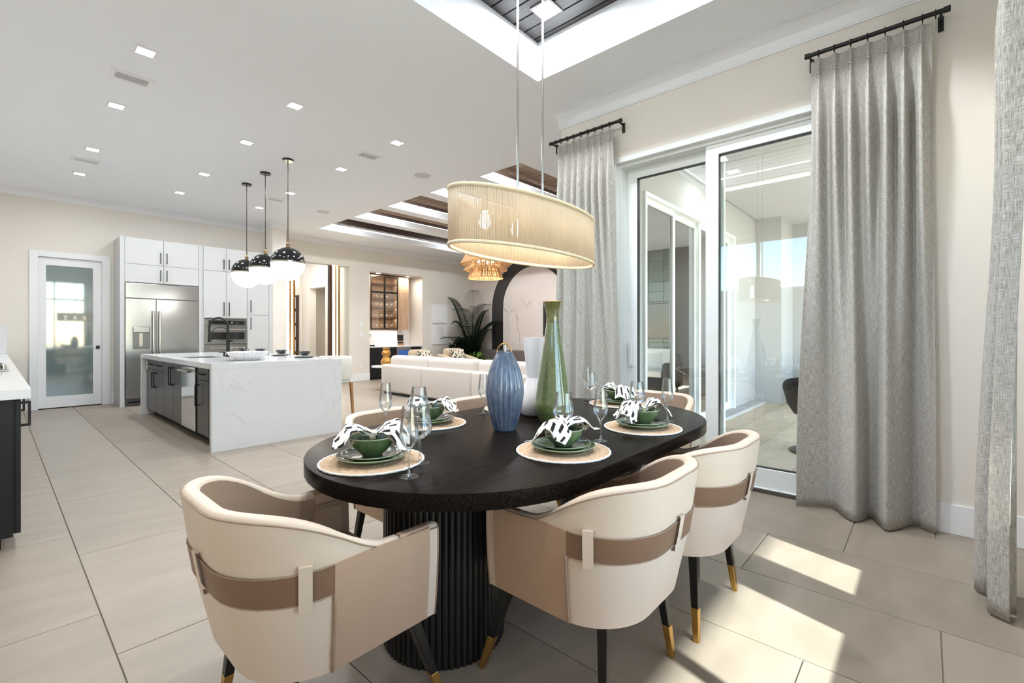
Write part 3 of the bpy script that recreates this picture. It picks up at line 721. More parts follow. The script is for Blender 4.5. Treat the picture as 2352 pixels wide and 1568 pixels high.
CH = [((.66, 1.47, 0), -PI/2, 'cream leather tub chair at the table end facing the sliding glass door'),
      ((1.485, .885, 0), 0, 'cream leather tub chair on the sunny side, in front of the green vase'),
      ((2.135, .845, 0), 0, 'cream leather tub chair nearest the patch of sun on the floor'),
      ((1.53, 2.13, 0), PI, 'cream leather tub chair on the sofa side, nearest the kitchen island'),
      ((2.26, 2.13, 0), PI, 'cream leather tub chair on the sofa side behind the vases'),
      ((3.17, 1.52, 0), PI/2, 'cream leather tub chair at the table end by the sliding glass door')]
for k, (l, r, lb) in enumerate(CH):
    o = ch if k == 0 else copy_tree(ch)
    o.location = l; o.rotation_euler = (0, 0, r); o['label'] = lb

# ================================================================== PLACE SETTINGS
def mk(name, parts_fn, cat, group):
    t = thing(name, (0, 0, 0), 'x', cat, group); parts_fn(t); return t
def mat_parts(t):
    build(B().lathe([(.0, .001), (.186, .001), (.187, .004), (.182, .006), (.0, .0062)], 72, cap0=False, cap1=False), 'weave', 'jute', t, smooth='auto', local=True)
    pts = [((.188+.0015*math.sin(k*2.1))*math.cos(2*PI*k/96), (.188+.0015*math.sin(k*2.1))*math.sin(2*PI*k/96), .0045) for k in range(96)]
    build(B().tube(pts, .0042, 6, True), 'stitched_edge', 'cotton_white', t, smooth=True, local=True)
    for r in (.06, .09, .12, .15):
        build(B().tube([(r*math.cos(2*PI*k/48), r*math.sin(2*PI*k/48), .0062) for k in range(48)], .0014, 4, True), 'braid_ring', 'jute', t, smooth=True, local=True)
def plate_fn(R, h):
    def f(t):
        build(B().lathe([(0, 0), (R*.55, 0), (R*.62, .002), (R*.96, h*.72), (R, h), (R*.985, h), (R*.93, h*.78), (R*.66, .007), (0, .006)], 64, cap0=False, cap1=False), 'dish', 'green_glaze', t, smooth='auto', local=True)
        build(B().lathe([(0, .0066), (R*.66, .0076), (R*.935, h*.80), (R*.975, h*.985)], 64, cap0=False, cap1=False), 'glazed_well', 'green_dark', t, smooth=True, local=True)
        build(B().tube([((R-.001)*math.cos(2*PI*k/64), (R-.001)*math.sin(2*PI*k/64), h) for k in range(64)], .0017, 6, True), 'rim', 'green_rim', t, smooth=True, local=True)
    return f
def bowl_fn(t):
    R, h = .083, .069
    prof = [(0, 0), (.036, 0), (.038, .004), (.056, .018), (.073, .040), (R, h), (R-.003, h), (.069, .040), (.052, .021), (0, .012)]
    build(B().lathe(prof, 56, cap0=False, cap1=False), 'body', 'green_glaze', t, smooth='auto', local=True)
    build(B().lathe([(0, .0126), (.0515, .0216), (.0686, .0405), (R-.0035, h-.002)], 56, cap0=False, cap1=False), 'glazed_inside', 'green_dark', t, smooth=True, local=True)
    build(B().tube([((R-.0015)*math.cos(2*PI*k/56), (R-.0015)*math.sin(2*PI*k/56), h) for k in range(56)], .0019, 6, True), 'rim', 'green_rim', t, smooth=True, local=True)
def napkin_fn(seed):
    """square cloth pulled through a ring: two flared ends that spill over the bowl rim"""
    def f(t):
        rnd = random.Random(seed); NL, NW = 56, 28; rows = []; uv = []
        ph = rnd.uniform(0, 6); a1, a2 = rnd.uniform(.85, 1.1), rnd.uniform(.85, 1.1); tw = rnd.uniform(-.3, .3); lift = rnd.uniform(.032, .048)
        for i in range(NL+1):
            l = -1+2*i/NL; al = abs(l); side = a1 if l < 0 else a2
            wid = .022+.072*smooth01(.04, .7, al)*side; r = .138*side
            x = (1 if l > 0 else -1)*r*(1-(1-al)**1.25)
            row = []
            for j in range(NW+1):
                w = -1+2*j/NW
                y = w*wid+tw*x*al+.010*math.sin(4*w+ph+3*l)*al
                # rest on the bowl, then hang down outside the rim
                rad = math.hypot(x, y); z = .004+lift*smooth01(.0, .06, rad)*(1-.5*w*w)
                z -= .062*smooth01(.090, .145, rad)*(1.0 if l < 0 else .75)
                z += math.cos(w*PI*1.15+ph+l*2.2)*(.006+.010*al)+.006*math.sin(9*l+ph)*(1-al)+.004*math.sin(w*7+l*5)
                row.append((x, y, max(z, -.040))); uv.append((l*.21+.3*seed, w*.135+.02*seed))
            rows.append(row)
        b = B().grid(rows); b.uv = uv
        o = build(b, 'cloth', 'napkin_print', t, smooth=True, local=True)
        md = o.modifiers.new('thick', 'SOLIDIFY'); md.thickness = .002
    return f
def ring_fn(t):
    for k in range(5):
        x = -.008+.004*k
        build(B().tube([(x+.003*math.sin(4*a), .0145*math.cos(a), .008+.0145*math.sin(a)) for a in [2*PI*q/20 for q in range(20)]], .0028, 6, True), 'coil', 'straw', t, smooth=True, local=True)
def glass_fn(kind):
    if kind == 'wine':
        H, bowl = .215, [(.006, .088), (.020, .095), (.040, .112), (.0465, .128), (.046, .140), (.041, .165), (.0345, .215)]; fr_, st = .039, .0036
    else:
        H, bowl = .235, [(.0055, .092), (.014, .100), (.026, .118), (.0315, .137), (.031, .155), (.027, .19), (.0225, .235)]; fr_, st = .034, .0036
    # smooth the bowl outline
    def cr(P, n=5):
        out = []
        for i in range(len(P)-1):
            p0, p1, p2, p3 = P[max(i-1, 0)], P[i], P[i+1], P[min(i+2, len(P)-1)]
            for k in range(n):
                s = k/n; out.append(tuple(.5*((2*p1[d])+(-p0[d]+p2[d])*s+(2*p0[d]-5*p1[d]+4*p2[d]-p3[d])*s*s+(-p0[d]+3*p1[d]-3*p2[d]+p3[d])*s**3) for d in (0, 1)))
        return out+[P[-1]]
    bp = cr(bowl)
    def f(t):
        build(B().lathe(bp, 40, cap0=False, cap1=False), 'bowl', 'thin_glass', t, smooth=True, local=True)
        build(B().tube([(bowl[-1][0]*math.cos(2*PI*k/40), bowl[-1][0]*math.sin(2*PI*k/40), H) for k in range(40)], .0008, 5, True), 'lip', 'stem_clear', t, smooth=True, local=True)
        build(B().lathe([(.010, .004), (.0055, .012), (st, .03), (st, .075), (.0048, .086), (.0085, .0905), (.004, .096), (0, .097)], 20, cap1=False), 'stem', 'stem_clear', t, smooth=True, local=True)
        build(B().lathe([(fr_, 0), (fr_, .0012), (fr_*.8, .0028), (.010, .0055), (0, .007)], 40, cap1=False), 'foot', 'stem_clear', t, smooth=True, local=True)
    return f
P_mat = mk('placemat', mat_parts, 'placemat', 'round woven placemats on the dining table')
P_dp = mk('dinner_plate', plate_fn(.130, .023), 'plate', 'green dinner plates')
P_sp = mk('salad_plate', plate_fn(.111, .020), 'plate', 'green salad plates')
P_bw = mk('soup_bowl', bowl_fn, 'bowl', 'green soup bowls')
P_ring = mk('napkin_ring', ring_fn, 'napkin ring', 'straw napkin rings')
P_wine = mk('wine_glass', glass_fn('wine'), 'wine glass', 'wine glasses on the dining table')
P_flute = mk('champagne_flute', glass_fn('flute'), 'champagne flute', 'flutes on the dining table')
used = set()
def place(proto, loc, rz, label):
    o = proto if proto.name not in used else copy_tree(proto); used.add(proto.name)
    o.location = loc; o.rotation_euler = (0, 0, rz); o['label'] = label; return o
SET = [((.948, 1.548), -PI/2, 2.55, 'at the table end nearest the kitchen'),
       ((1.547, 1.100), 0, .25, 'on the sunny side in front of the green vase'),
       ((2.195, 1.070), 0, -.55, 'on the sunny side nearest the glass door'),
       ((2.830, 1.560), PI/2, 1.2, 'at the table end by the linen curtain'),
       ((1.547, 1.965), PI, -.75, 'on the sofa side nearest the island'),
       ((2.205, 1.945), PI, .22, 'on the sofa side behind the white vase')]
for k, ((x, y), rz, nr, where) in enumerate(SET):
    z = TH
    place(P_mat, (x, y, z), rz, 'round tan woven placemat '+where)
    place(P_dp, (x, y, z+.0078), rz, 'larger green dinner plate '+where)
    place(P_sp, (x, y, z+.0172), rz, 'smaller green salad plate '+where)
    place(P_bw, (x, y, z+.0262), rz, 'green glazed soup bowl '+where)
    nb_ = mk('napkin', napkin_fn(k+3), 'napkin', 'printed napkins in the bowls'); nb_.location = (x, y, z+.092); nb_.rotation_euler = (0, 0, nr); nb_['label'] = 'black and white printed napkin '+where
    place(P_ring, (x, y, z+.088), nr, 'straw napkin ring '+where)
    c, s_ = math.cos(rz), math.sin(rz)
    fx, fy = .258, -.02; wx, wy = .150, .105
    place(P_flute, (x+c*fx-s_*fy, y+s_*fx+c*fy, z), rz, 'slim clear champagne flute '+where)
    place(P_wine, (x+c*wx-s_*wy+ (0.0), y+s_*wx+c*wy, z), rz, 'wide clear wine glass '+where)

# ================================================================== VASES
v = thing('ribbed_vase', (1.70, 1.565, TH), 'blue-grey ribbed ceramic vase with a rounded belly on the dining table', 'vase')
prof = [(0, 0), (.052, 0), (.058, .012), (.078, .08), (.092, .15), (.0955, .20), (.090, .25), (.074, .31), (.056, .352), (.044, .374), (.040, .382)]
def ribbed(prof, n, ribs, amt):
    rows = []
    for k in range(n):
        a = 2*PI*k/n; g = abs(math.sin(ribs*a/2)); rows.append([(r*(1-amt*(1-g)**1.6*min(1, z*30)*(1 if z < .36 else .2))*math.cos(a), r*(1-amt*(1-g)**1.6*min(1, z*30)*(1 if z < .36 else .2))*math.sin(a), z) for r, z in prof])
    return B().grid(rows, closed_u=True)
def dense(prof, n=4):
    out = []
    for i in range(len(prof)-1):
        p0, p1, p2, p3 = prof[max(i-1, 0)], prof[i], prof[i+1], prof[min(i+2, len(prof)-1)]
        for k in range(n):
            s = k/n; out.append(tuple(max(0, .5*((2*p1[d])+(-p0[d]+p2[d])*s+(2*p0[d]-5*p1[d]+4*p2[d]-p3[d])*s*s+(-p0[d]+3*p1[d]-3*p2[d]+p3[d])*s**3)) for d in (0, 1)))
    return out+[prof[-1]]
build(ribbed([prof[0]]+dense(prof[1:]), 192, 20, .085), 'body', 'blue_glaze', v, smooth=True, local=True)
build(B().lathe([(.040, .378), (.0415, .384), (.0405, .390), (.034, .390), (.033, .375), (.030, .33)], 40, cap0=False), 'lip', 'blue_glaze', v, smooth='auto', local=True)
v = thing('bottle_vase', (2.02, 1.505, TH), 'tall glossy olive green bottle vase with a flared neck', 'vase')
gp = dense([(.060, 0), (.072, .006), (.094, .055), (.1005, .095), (.097, .125), (.078, .25), (.060, .37), (.044, .47), (.0355, .535)], 4)
build(B().lathe([(0, 0)]+gp, 56, cap0=False, cap1=False), 'body', 'green_vase', v, smooth=True, local=True)
build(B().lathe(dense([(.0355, .535), (.034, .565), (.0375, .60), (.050, .638), (.056, .650)], 4)+[(.054, .651), (.047, .64), (.034, .60), (.029, .56)], 56, cap0=False), 'neck', 'green_vase_neck', v, smooth=True, local=True)
build(B().tube([(.0555*math.cos(2*PI*k/48), .0555*math.sin(2*PI*k/48), .6505) for k in range(48)], .0022, 6, True), 'rim', 'brass', v, smooth=True, local=True)
v = thing('waisted_vase', (2.11, 1.705, TH), 'white ceramic vase with a round belly and a wide flared neck', 'vase')
wp = dense([(.052, 0), (.085, .018), (.104, .065), (.098, .115), (.066, .175), (.047, .215), (.045, .235), (.053, .31), (.066, .41), (.072, .455)], 4)
build(B().lathe([(0, 0)]+wp+[(.068, .455), (.060, .40), (.042, .25), (.035, .2)], 48, cap0=False, cap1=True), 'body', 'white_ceramic', v, smooth='auto', local=True)
# curled ribbon of bamboo standing in the blue vase
cb = thing('bamboo_curl', (1.70, 1.565, TH+.33), 'curled honey-coloured bamboo strip standing in the blue vase', 'decoration')
path = [(.020, -.05), (.030, .0), (.034, .055), (.018, .092), (-.012, .098), (-.036, .072), (-.034, .045), (-.030, .035), (-.052, .022), (-.058, .0), (-.054, -.02)]
dp = dense([(p[0]+1, p[1]+1) for p in path], 5)
dr = Vector((-.66, .75, 0)).normalized()*-1
pts = []
for q in dp:
    u, w = q[0]-1, q[1]-1; c = Vector((.6656, -.7463, 0))*u+Vector((.7463, .6656, 0))*max(0, -u-.02)*1.2
    pts.append((c.x, c.y, w))
build(B().tube(pts, .0034, 8), 'strip', 'brass', cb, smooth=True, local=True)
tc_ = thing('taper_candle', (1.715, 1.575, TH+.30), 'thin white taper rising from the blue vase', 'candle')
build(B().lathe([(.005, 0), (.0045, .115), (.0015, .124)], 12), 'stick', 'cotton_white', tc_, smooth='auto', local=True)

# ================================================================== OVAL ROPE PENDANT
px, py = 1.83, 1.505; A_, B_, Z0, Z1 = .522, .19, 1.632, 1.876
pl = thing('rope_pendant', (px, py, Z1), 'oval pendant lamp of cream rope strands over the dining table', 'pendant lamp')
def ell(k, n, a=A_, b_=B_):
    q = 2*PI*k/n; return a*math.cos(q), b_*math.sin(q)
# even spacing along the ellipse
def ell_even(n, a=A_, b_=B_):
    M = 4000; pts = [(a*math.cos(2*PI*k/M), b_*math.sin(2*PI*k/M)) for k in range(M+1)]; L = [0]
    for k in range(M): L.append(L[-1]+math.dist(pts[k], pts[k+1]))
    out = []; j = 0
    for k in range(n):
        t = L[-1]*k/n
        while L[j+1] < t: j += 1
        out.append(pts[j])
    return out
sb = B()
for (ex, ey) in ell_even(330):
    sb.tube([(px+ex, py+ey, Z0), (px+ex, py+ey, Z1)], .0032, 5)
st_ = build(sb, 'strand_drum', 'strand', pl, smooth=True); st_['kind'] = 'stuff'
for zz in (Z0, Z1): build(B().tube([(px+ex, py+ey, zz) for ex, ey in ell_even(96)], .0085, 8, True), 'rope_rim', 'rope', pl, smooth=True)
build(B().box(px-A_+.01, px+A_-.01, py-.008, py+.008, Z1-.012, Z1+.0).box(px-.008, px+.008, py-B_+.005, py+B_-.005, Z1-.012, Z1), 'spider_bar', 'nickel', pl)
for q in (-1, 1): build(B().tube([(px+q*.1, py, Z1-.01), (px+q*.1, py, 3.86)], .006, 10), 'rod', 'nickel', pl, smooth='auto')
build(B().box(px-.16, px+.16, py-.05, py+.05, 3.855, 3.882), 'ceiling_plate', 'nickel', pl, bevel=.004)
for k in range(4):
    bx = px-.33+k*.22
    sk = build(B().lathe([(.014, Z1-.012), (.014, Z1-.07), (.010, Z1-.075)][::-1], 12, (bx, py, 0)), 'socket', 'nickel', pl, smooth='auto')
    build(B().lathe(dense([(.008, Z1-.155), (.022, Z1-.145), (.028, Z1-.125), (.022, Z1-.1), (.011, Z1-.075)]), 16, (bx, py, 0)), 'bulb', 'bulb_glow', sk, smooth=True)
    point('lamp', (bx, py, Z1-.19), .8, pl, (1, .88, .70))

# ================================================================== CURTAINS
def spline(P, n):
    """n+1 points along a Catmull-Rom curve through 2-D points"""
    out = []; m = len(P)-1
    for k in range(n+1):
        t = m*k/n; i = min(int(t), m-1); s = t-i
        p0, p1, p2, p3 = P[max(i-1, 0)], P[i], P[i+1], P[min(i+2, m)]
        out.append(tuple(.5*((2*p1[d])+(-p0[d]+p2[d])*s+(2*p0[d]-5*p1[d]+4*p2[d]-p3[d])*s*s+(-p0[d]+3*p1[d]-3*p2[d]+p3[d])*s**3) for d in (0, 1)))
    return out
def curtain(label, bottom, top_a, top_b, z_top, npl, group='linen curtains', amp=.03, seed=1):
    """bottom: fold line on the floor; top_a->top_b: straight heading with npl pinch pleats"""
    rnd = random.Random(seed); NU, NV = npl*26, 56
    bp = spline(bottom, NU); cen = ((top_a[0]+top_b[0])/2, (top_a[1]+top_b[1])/2)
    d = Vector((top_b[0]-top_a[0], top_b[1]-top_a[1])); nrm = Vector((-d.y, d.x)).normalized(); L = d.length; d.normalize()
    t = thing('curtain', ((bottom[0][0]+bottom[-1][0])/2, (bottom[0][1]+bottom[-1][1])/2, 0), label, 'curtain', group)
    rows = []; uv = []
    jit = [rnd.uniform(-.18, .18) for _ in range(npl)]
    for i in range(NU+1):
        u = i/NU; row = []; ph = u*npl; kq = min(int(ph), npl-1); loc = ph-kq-.5+jit[kq]*.5
        for j in range(NV+1):
            vz = 1-(1-j/NV)**1.5 if False else (j/NV); z = z_top-(z_top-.012)*vz**1.25
            h = z_top-z
            # pinch pleat: fan open at the top, gathered 10 cm lower, flaring into a soft fold below
            sg = -1 if amp < 0 else 1
            pin = math.exp(-((h-.105)/.03)**2); open_ = 1-smooth01(.0, .1, h); below = smooth01(.11, .55, h)
            sig = .15-.085*pin*(1-below)+.05*below
            bump = math.exp(-(loc/sig)**2)*(.030+.008*pin)*(1-.75*smooth01(.4, 1.6, h))
            rip = .006*math.cos(loc*2*PI*5.5)*math.exp(-(loc/.16)**2)*(1-pin*.6)*(1-smooth01(.15, .5, h))
            off = amp*below*.95*math.cos(2*PI*loc)+sg*(bump+rip)
            tp = Vector(top_a)+d*(u*L-loc*math.exp(-(loc/.22)**2)*.45*pin*L/npl)+nrm*off
            w = smooth01(.15, 2.9, h)**1.1
            x = tp.x*(1-w)+bp[i][0]*w; y = tp.y*(1-w)+bp[i][1]*w
            row.append((x, y, z)); uv.append((u*L*2.4, z))
        rows.append(row)
    b = B().grid(rows); b.uv = uv
    f = build(b, 'fabric', 'linen', t, smooth=True)
    md = f.modifiers.new('thick', 'SOLIDIFY'); md.thickness = .003
    for k in range(npl):
        c = Vector(top_a)+d*((k+.5-jit[k]*.5)/npl*L)+nrm*(-.036 if amp < 0 else .036)
        ppts = [(c.x+.008*math.cos(a), c.y+.008*math.sin(a), z_top-.105) for a in [2*PI*q/10 for q in range(10)]]
        build(B().tube(ppts, .005, 6, True), 'pleat_tack', 'linen', t, smooth=True)
    return t
curtain('long grey linen curtain hanging beside the sliding door, nearest the white baseboard', [(3.815, .685), (3.905, .56), (3.93, .475), (3.80, .40), (3.748, .345), (3.80, .31), (3.90, .27), (3.80, .22), (3.715, .18), (3.80, .12), (3.93, .055), (3.88, -.01), (3.862, -.055)], (3.845, .60), (3.845, -.035), 3.150, 7, amp=-.046, seed=4)
curtain('narrow grey linen curtain on the pier side of the sliding door', [(3.83, 2.86), (3.90, 2.78), (3.80, 2.70), (3.90, 2.62), (3.80, 2.54), (3.91, 2.45), (3.80, 2.36), (3.88, 2.25), (3.80, 2.16), (3.85, 2.10)], (3.845, 2.805), (3.845, 2.165), 3.142, 8, amp=-.036, seed=9)
curtain('bright linen curtain catching the sun at the dining window', [(3.20, -.26), (3.16, -.185), (3.12, -.20), (3.09, -.29), (3.06, -.255), (3.02, -.215), (2.98, -.30), (2.93, -.21), (2.88, -.27)], (3.19, -.31), (2.87, -.31), 3.15, 5, amp=-.03, seed=12)
def rod(label, x, y0, y1, z, rings, axis='y', br=None):
    t = thing('curtain_rod', (x, (y0+y1)/2, z) if axis == 'y' else ((y0+y1)/2, x, z), label, 'curtain rod', 'black curtain rods')
    P = (lambda s, dx=0, dz=0: (x+dx, s, z+dz)) if axis == 'y' else (lambda s, dx=0, dz=0: (s, x+dx, z+dz))
    build(B().tube([P(y0), P(y1)], .0145, 14), 'pole', 'matte_black', t, smooth='auto')
    for e, q in ((y0, 1), (y1, -1)): build(B().tube([P(e-q*.012), P(e+q*.02)], .0185, 14), 'end_cap', 'matte_black', t, smooth='auto')
    for yy in rings:
        o = build(B().tube([P(yy, .021*math.cos(a), -.004+.021*math.sin(a)) for a in [2*PI*k/18 for k in range(18)]], .0035, 6, True), 'ring', 'matte_black', t, smooth=True)
        build(B().tube([P(yy, .007*math.cos(a), -.031+.007*math.sin(a)) for a in [2*PI*k/10 for k in range(10)]], .0018, 5, True), 'eyelet', 'matte_black', o, smooth=True)
    for yy, s in br:
        wx = (XW-x) if axis == 'y' else (YB-x)
        k = build(B().tube([P(yy, 0, -.002), P(yy, wx, -.002)], .008, 8), 'bracket', 'matte_black', t, smooth='auto')
        build(B().box(*sorted((P(0, wx-.012*(1 if wx > 0 else -1))[0], P(0, wx)[0])), yy-.014, yy+.014, z-.075, z+.02) if axis == 'y' else B().box(yy-.014, yy+.014, *sorted((P(0, wx)[1], P(0, wx+.012)[1])), z-.075, z+.02), 'wall_plate', 'matte_black', k, bevel=.003)
    return t
rod('black curtain rod above the curtain by the white baseboard', 3.845, -.105, .625, 3.203, [.60-.635*(k+.5)/7 for k in range(7)]+[-.05], br=[(-.075, 1), (.61, 1)])
rod('black curtain rod with a bent end above the pier-side curtain', 3.845, 2.09, 2.89, 3.20, [2.805-.64*(k+.5)/8 for k in range(8)]+[2.83], br=[(2.115, 1), (2.885, 1)])
rod('black curtain rod above the sunlit dining window', -.31, 2.84, 3.24, 3.20, [3.19-.32*(k+.5)/5 for k in range(5)], axis='x', br=[(3.22, 1), (2.86, 1)])

# ================================================================== KITCHEN: TALL CABINETS
def bar_pull(b, x, y, z0, z1, d=.028, w=.006):
    return b.box(x-w, x+w, y-d-.010, y-d, z0, z1).box(x-w*.8, x+w*.8, y-d, y, z0+.004, z0+.014).box(x-w*.8, x+w*.8, y-d, y, z1-.014, z1-.004)
YF = 10.10
def tall_cab(name, x0, x1, label, doors, body_holes, z0=0, z1=2.88, side=None):
    t = thing(name, ((x0+x1)/2, (YF+YK)/2, 0), label, 'cabinet', 'tall white kitchen cabinets')
    build(B().sheet('y', YF+.004, YK-.002, x0, x1, z0, z1, body_holes), 'body', 'white_cab', t)
    for (a, b_, c, d, hx, hz) in doors:
        dd = build(B().box(a+.0025, b_-.0025, YF-.018, YF+.003, c+.0025, d-.0025), 'door', 'white_cab', t, bevel=.002, seg=1)
        if hx: build(bar_pull(B(), hx, YF-.018, hz[0], hz[1]), 'handle', 'matte_black', dd)
    return t
xm = 2.013
t = tall_cab('fridge_cabinet', 1.417, 2.586, 'white cabinet surround over the steel refrigerator', [(1.479, xm, 2.43, 2.88, xm-.045, (2.47, 2.66)), (xm, 2.548, 2.43, 2.88, xm+.045, (2.47, 2.66)), (1.479, xm, 2.115, 2.43, xm-.045, (2.16, 2.35)), (xm, 2.548, 2.115, 2.43, xm+.045, (2.16, 2.35))], [(1.479, 2.548, -.01, 2.110)])
build(B().box(1.417, 1.477, YF-.02, YF+.004, 0, 2.88), 'side_stile', 'white_cab', t); build(B().box(2.55, 2.585, YF-.02, YF+.004, 0, 2.88), 'side_stile', 'white_cab', t)
xo = 3.0
t = tall_cab('oven_cabinet', 2.588, 3.372, 'white tall cabinet holding the two stacked wall ovens', [(2.625, xo, 2.43, 2.88, xo-.045, (2.47, 2.66)), (xo, 3.372, 2.43, 2.88, xo+.045, (2.47, 2.66)), (2.625, xo, 1.535, 2.43, xo-.045, (1.58, 1.84)), (xo, 3.372, 1.535, 2.43, xo+.045, (1.58, 1.84)), (2.625, 3.372, .10, .40, None, None)], [(2.64, 3.36, .41, 1.525)])
t = tall_cab('pantry_cabinet', 3.374, 3.858, 'narrow white tall cabinet beside the wall ovens', [(3.374, 3.783, 2.43, 2.88, 3.43, (2.47, 2.66)), (3.374, 3.783, 1.61, 2.43, 3.43, (1.66, 1.90)), (3.374, 3.783, .10, 1.61, 3.43, (1.32, 1.56))], [])
build(B().box(3.785, 3.858, YF-.018, YF+.004, 0, 2.88), 'filler', 'white_cab', t)
# refrigerator
f = thing('refrigerator', (2.013, 10.4, 0), 'built-in stainless steel refrigerator with ice dispenser', 'refrigerator')
build(B().box(1.484, 2.543, YF+.01, YK-.05, .01, 2.105), 'case', 'steel_dark', f)
build(B().box(1.486, 2.541, YF-.03, YF+.01, 1.845, 2.100), 'top_panel', 'steel', f, bevel=.006)
xs_ = 1.905
ld = build(B().sheet('y', YF-.035, YF+.01, 1.486, xs_-.003, .13, 1.835, [(1.585, 1.815, .972, 1.352)]), 'door', 'steel', f, bevel=.004, seg=1)
build(B().box(1.585, 1.815, YF+.0, YF+.008, .972, 1.352), 'dispenser_back', 'steel_dark', ld)
build(B().box(1.59, 1.81, YF-.034, YF, 1.26, 1.35), 'dispenser_panel', 'steel', ld, bevel=.004)
build(B().box(1.67, 1.725, YF-.015, YF, 1.01, 1.25), 'dispenser_paddle', 'nickel', ld, bevel=.004)
rd = build(B().box(xs_+.003, 2.541, YF-.035, YF+.01, .13, 1.835), 'door', 'steel', f, bevel=.004, seg=1)
for dd, hx in ((ld, xs_-.045), (rd, xs_+.045)):
    build(B().tube([(hx, YF-.09, .55), (hx, YF-.09, 1.63)], .016, 12).box(hx-.012, hx+.012, YF-.09, YF-.03, .57, .60).box(hx-.012, hx+.012, YF-.09, YF-.03, 1.58, 1.61), 'handle', 'chrome', dd, smooth='auto')
build(B().box(1.486, 2.541, YF-.01, YF+.01, .01, .12), 'grille', 'steel_dark', f); build(B().box(1.52, 1.68, YF-.03, YF-.008, .05, .085), 'grille_latch', 'matte_black', f)
# ovens
def oven(z0, z1, label, window):
    o = thing('wall_oven', (3.0, 10.3, z0), label, 'oven', 'stacked wall ovens')
    build(B().box(2.645, 3.355, YF+.0, YK-.1, z0, z1), 'case', 'steel_dark', o)
    if window:
        build(B().box(2.64, 3.36, YF-.022, YF+.002, z1-.125, z1), 'control_panel', 'steel', o, bevel=.003, seg=1)
        cp = build(B().box(2.70, 3.325, YF-.025, YF-.02, z1-.105, z1-.028), 'display', 'oven_glass', o)
        build(B().tube([(3.09, YF-.024, z1-.066), (3.09, YF-.045, z1-.066)], .022, 16), 'dial', 'chrome', cp, smooth='auto')
        zt = z1-.132
    else: zt = z1
    d_ = build(B().box(2.64, 3.36, YF-.03, YF+.0, z0+.004, zt), 'oven_door', 'steel', o, bevel=.003, seg=1)
    build(B().tube([(2.70, YF-.065, zt-.065), (3.32, YF-.065, zt-.065)], .011, 12).box(2.72, 2.735, YF-.065, YF-.028, zt-.072, zt-.058).box(3.285, 3.30, YF-.065, YF-.028, zt-.072, zt-.058), 'handle', 'chrome', d_, smooth='auto')
    build(B().box(2.70, 3.32, YF-.033, YF-.028, zt-.26 if window else z0+.1, zt-.12 if window else zt-.16), 'window', 'oven_glass', d_, bevel=.002, seg=1)
oven(1.035, 1.515, 'steel upper wall oven with dial and wide window', True)
oven(.42, 1.028, 'steel lower wall oven under the upper oven', False)

# ================================================================== KITCHEN ISLAND
IX0, IX1, IY0, IY1, IZ = 1.503, 2.936, 5.505, 8.96, .925
isl = thing('kitchen_island', ((IX0+IX1)/2, (IY0+IY1)/2, 0), 'large kitchen island with slate grey cabinets under the white worktop', 'kitchen island')
build(B().box(1.585, 2.58, IY0+.063, IY1-.063, .10, IZ-.064), 'carcass', 'slate_cab', isl)
build(B().box(1.66, 2.55, IY0+.063, IY1-.063, 0, .10), 'toe_kick', 'gap_dark', isl)
def front(y0, y1, z0, z1, hv=None, hh=None, m='slate_cab', nm='door'):
    d_ = build(B().box(1.562, 1.585, y0+.003, y1-.003, z0+.003, z1-.003), nm, m, isl, bevel=.002, seg=1)
    if hv:
        yh, a, b_ = hv; build(B().box(1.518, 1.530, yh-.007, yh+.007, a, b_).box(1.53, 1.562, yh-.006, yh+.006, a, a+.014).box(1.53, 1.562, yh-.006, yh+.006, b_-.014, b_), 'handle', 'matte_black', d_)
    if hh:
        za, a, b_ = hh; build(B().box(1.518, 1.530, a, b_, za-.007, za+.007).box(1.53, 1.562, a, a+.014, za-.006, za+.006).box(1.53, 1.562, b_-.014, b_, za-.006, za+.006), 'handle', 'matte_black', d_)
    return d_
for a, b_, hy in ((8.263, 8.74, 8.33), (7.803, 8.263, 8.20)):
    front(a, b_, .715, .860, hh=(.785, (a+b_)/2-.11, (a+b_)/2+.11), nm='drawer'); front(a, b_, .10, .715, hv=(hy, .46, .68))
front(7.317, 7.803, .10, .860, hv=(7.37, .57, .80)); front(6.878, 7.317, .10, .860, hv=(7.26, .57, .80))
front(5.83, 6.234, .715, .860, hh=(.785, 5.93, 6.15), nm='drawer'); front(5.83, 6.234, .10, .715, hv=(6.17, .42, .66))
build(B().box(1.565, 1.585, 8.745, 8.895, .10, .860), 'filler', 'slate_cab', isl); build(B().box(1.565, 1.585, IY0+.063, 5.827, .10, .860), 'filler', 'slate_cab', isl)
for y_ in (8.82, 5.70):
    o = tag(build(B().box(1.553, 1.5645, y_-.035, y_+.035, .70, .82).box(1.550, 1.554, y_-.014, y_+.014, .725, .795), 'power_outlet', 'outlet_white', None, bevel=.002), 'white power outlet on the island cabinets next to the '+('far slab end toward the refrigerator' if y_ > 7 else 'veined slab end'), 'outlet', 'island outlets')
dw = thing('dishwasher', (1.585, 6.58, .1), 'stainless dishwasher with a round bar handle in the island', 'dishwasher')
build(B().box(1.552, 1.5835, 6.292, 6.872, .105, .845), 'door', 'chrome', dw, bevel=.004); MATS['chrome_brushed'] = MATS['steel']
build(B().tube([(1.500, 6.36, .795), (1.500, 6.80, .795)], .012, 12).box(1.500, 1.554, 6.365, 6.39, .785, .805).box(1.500, 1.554, 6.77, 6.795, .785, .805), 'handle', 'nickel', dw, smooth='auto')
wt = thing('island_worktop', ((IX0+IX1)/2, (IY0+IY1)/2, 0), 'thick white veined quartz waterfall worktop wrapping the island ends', 'worktop')
build(B().sheet('z', IZ-.06, IZ, IX0, IX1, IY0, IY1, [(1.66, 2.07, 6.95, 7.62)]), 'slab', 'quartz', wt, bevel=.002, seg=1)
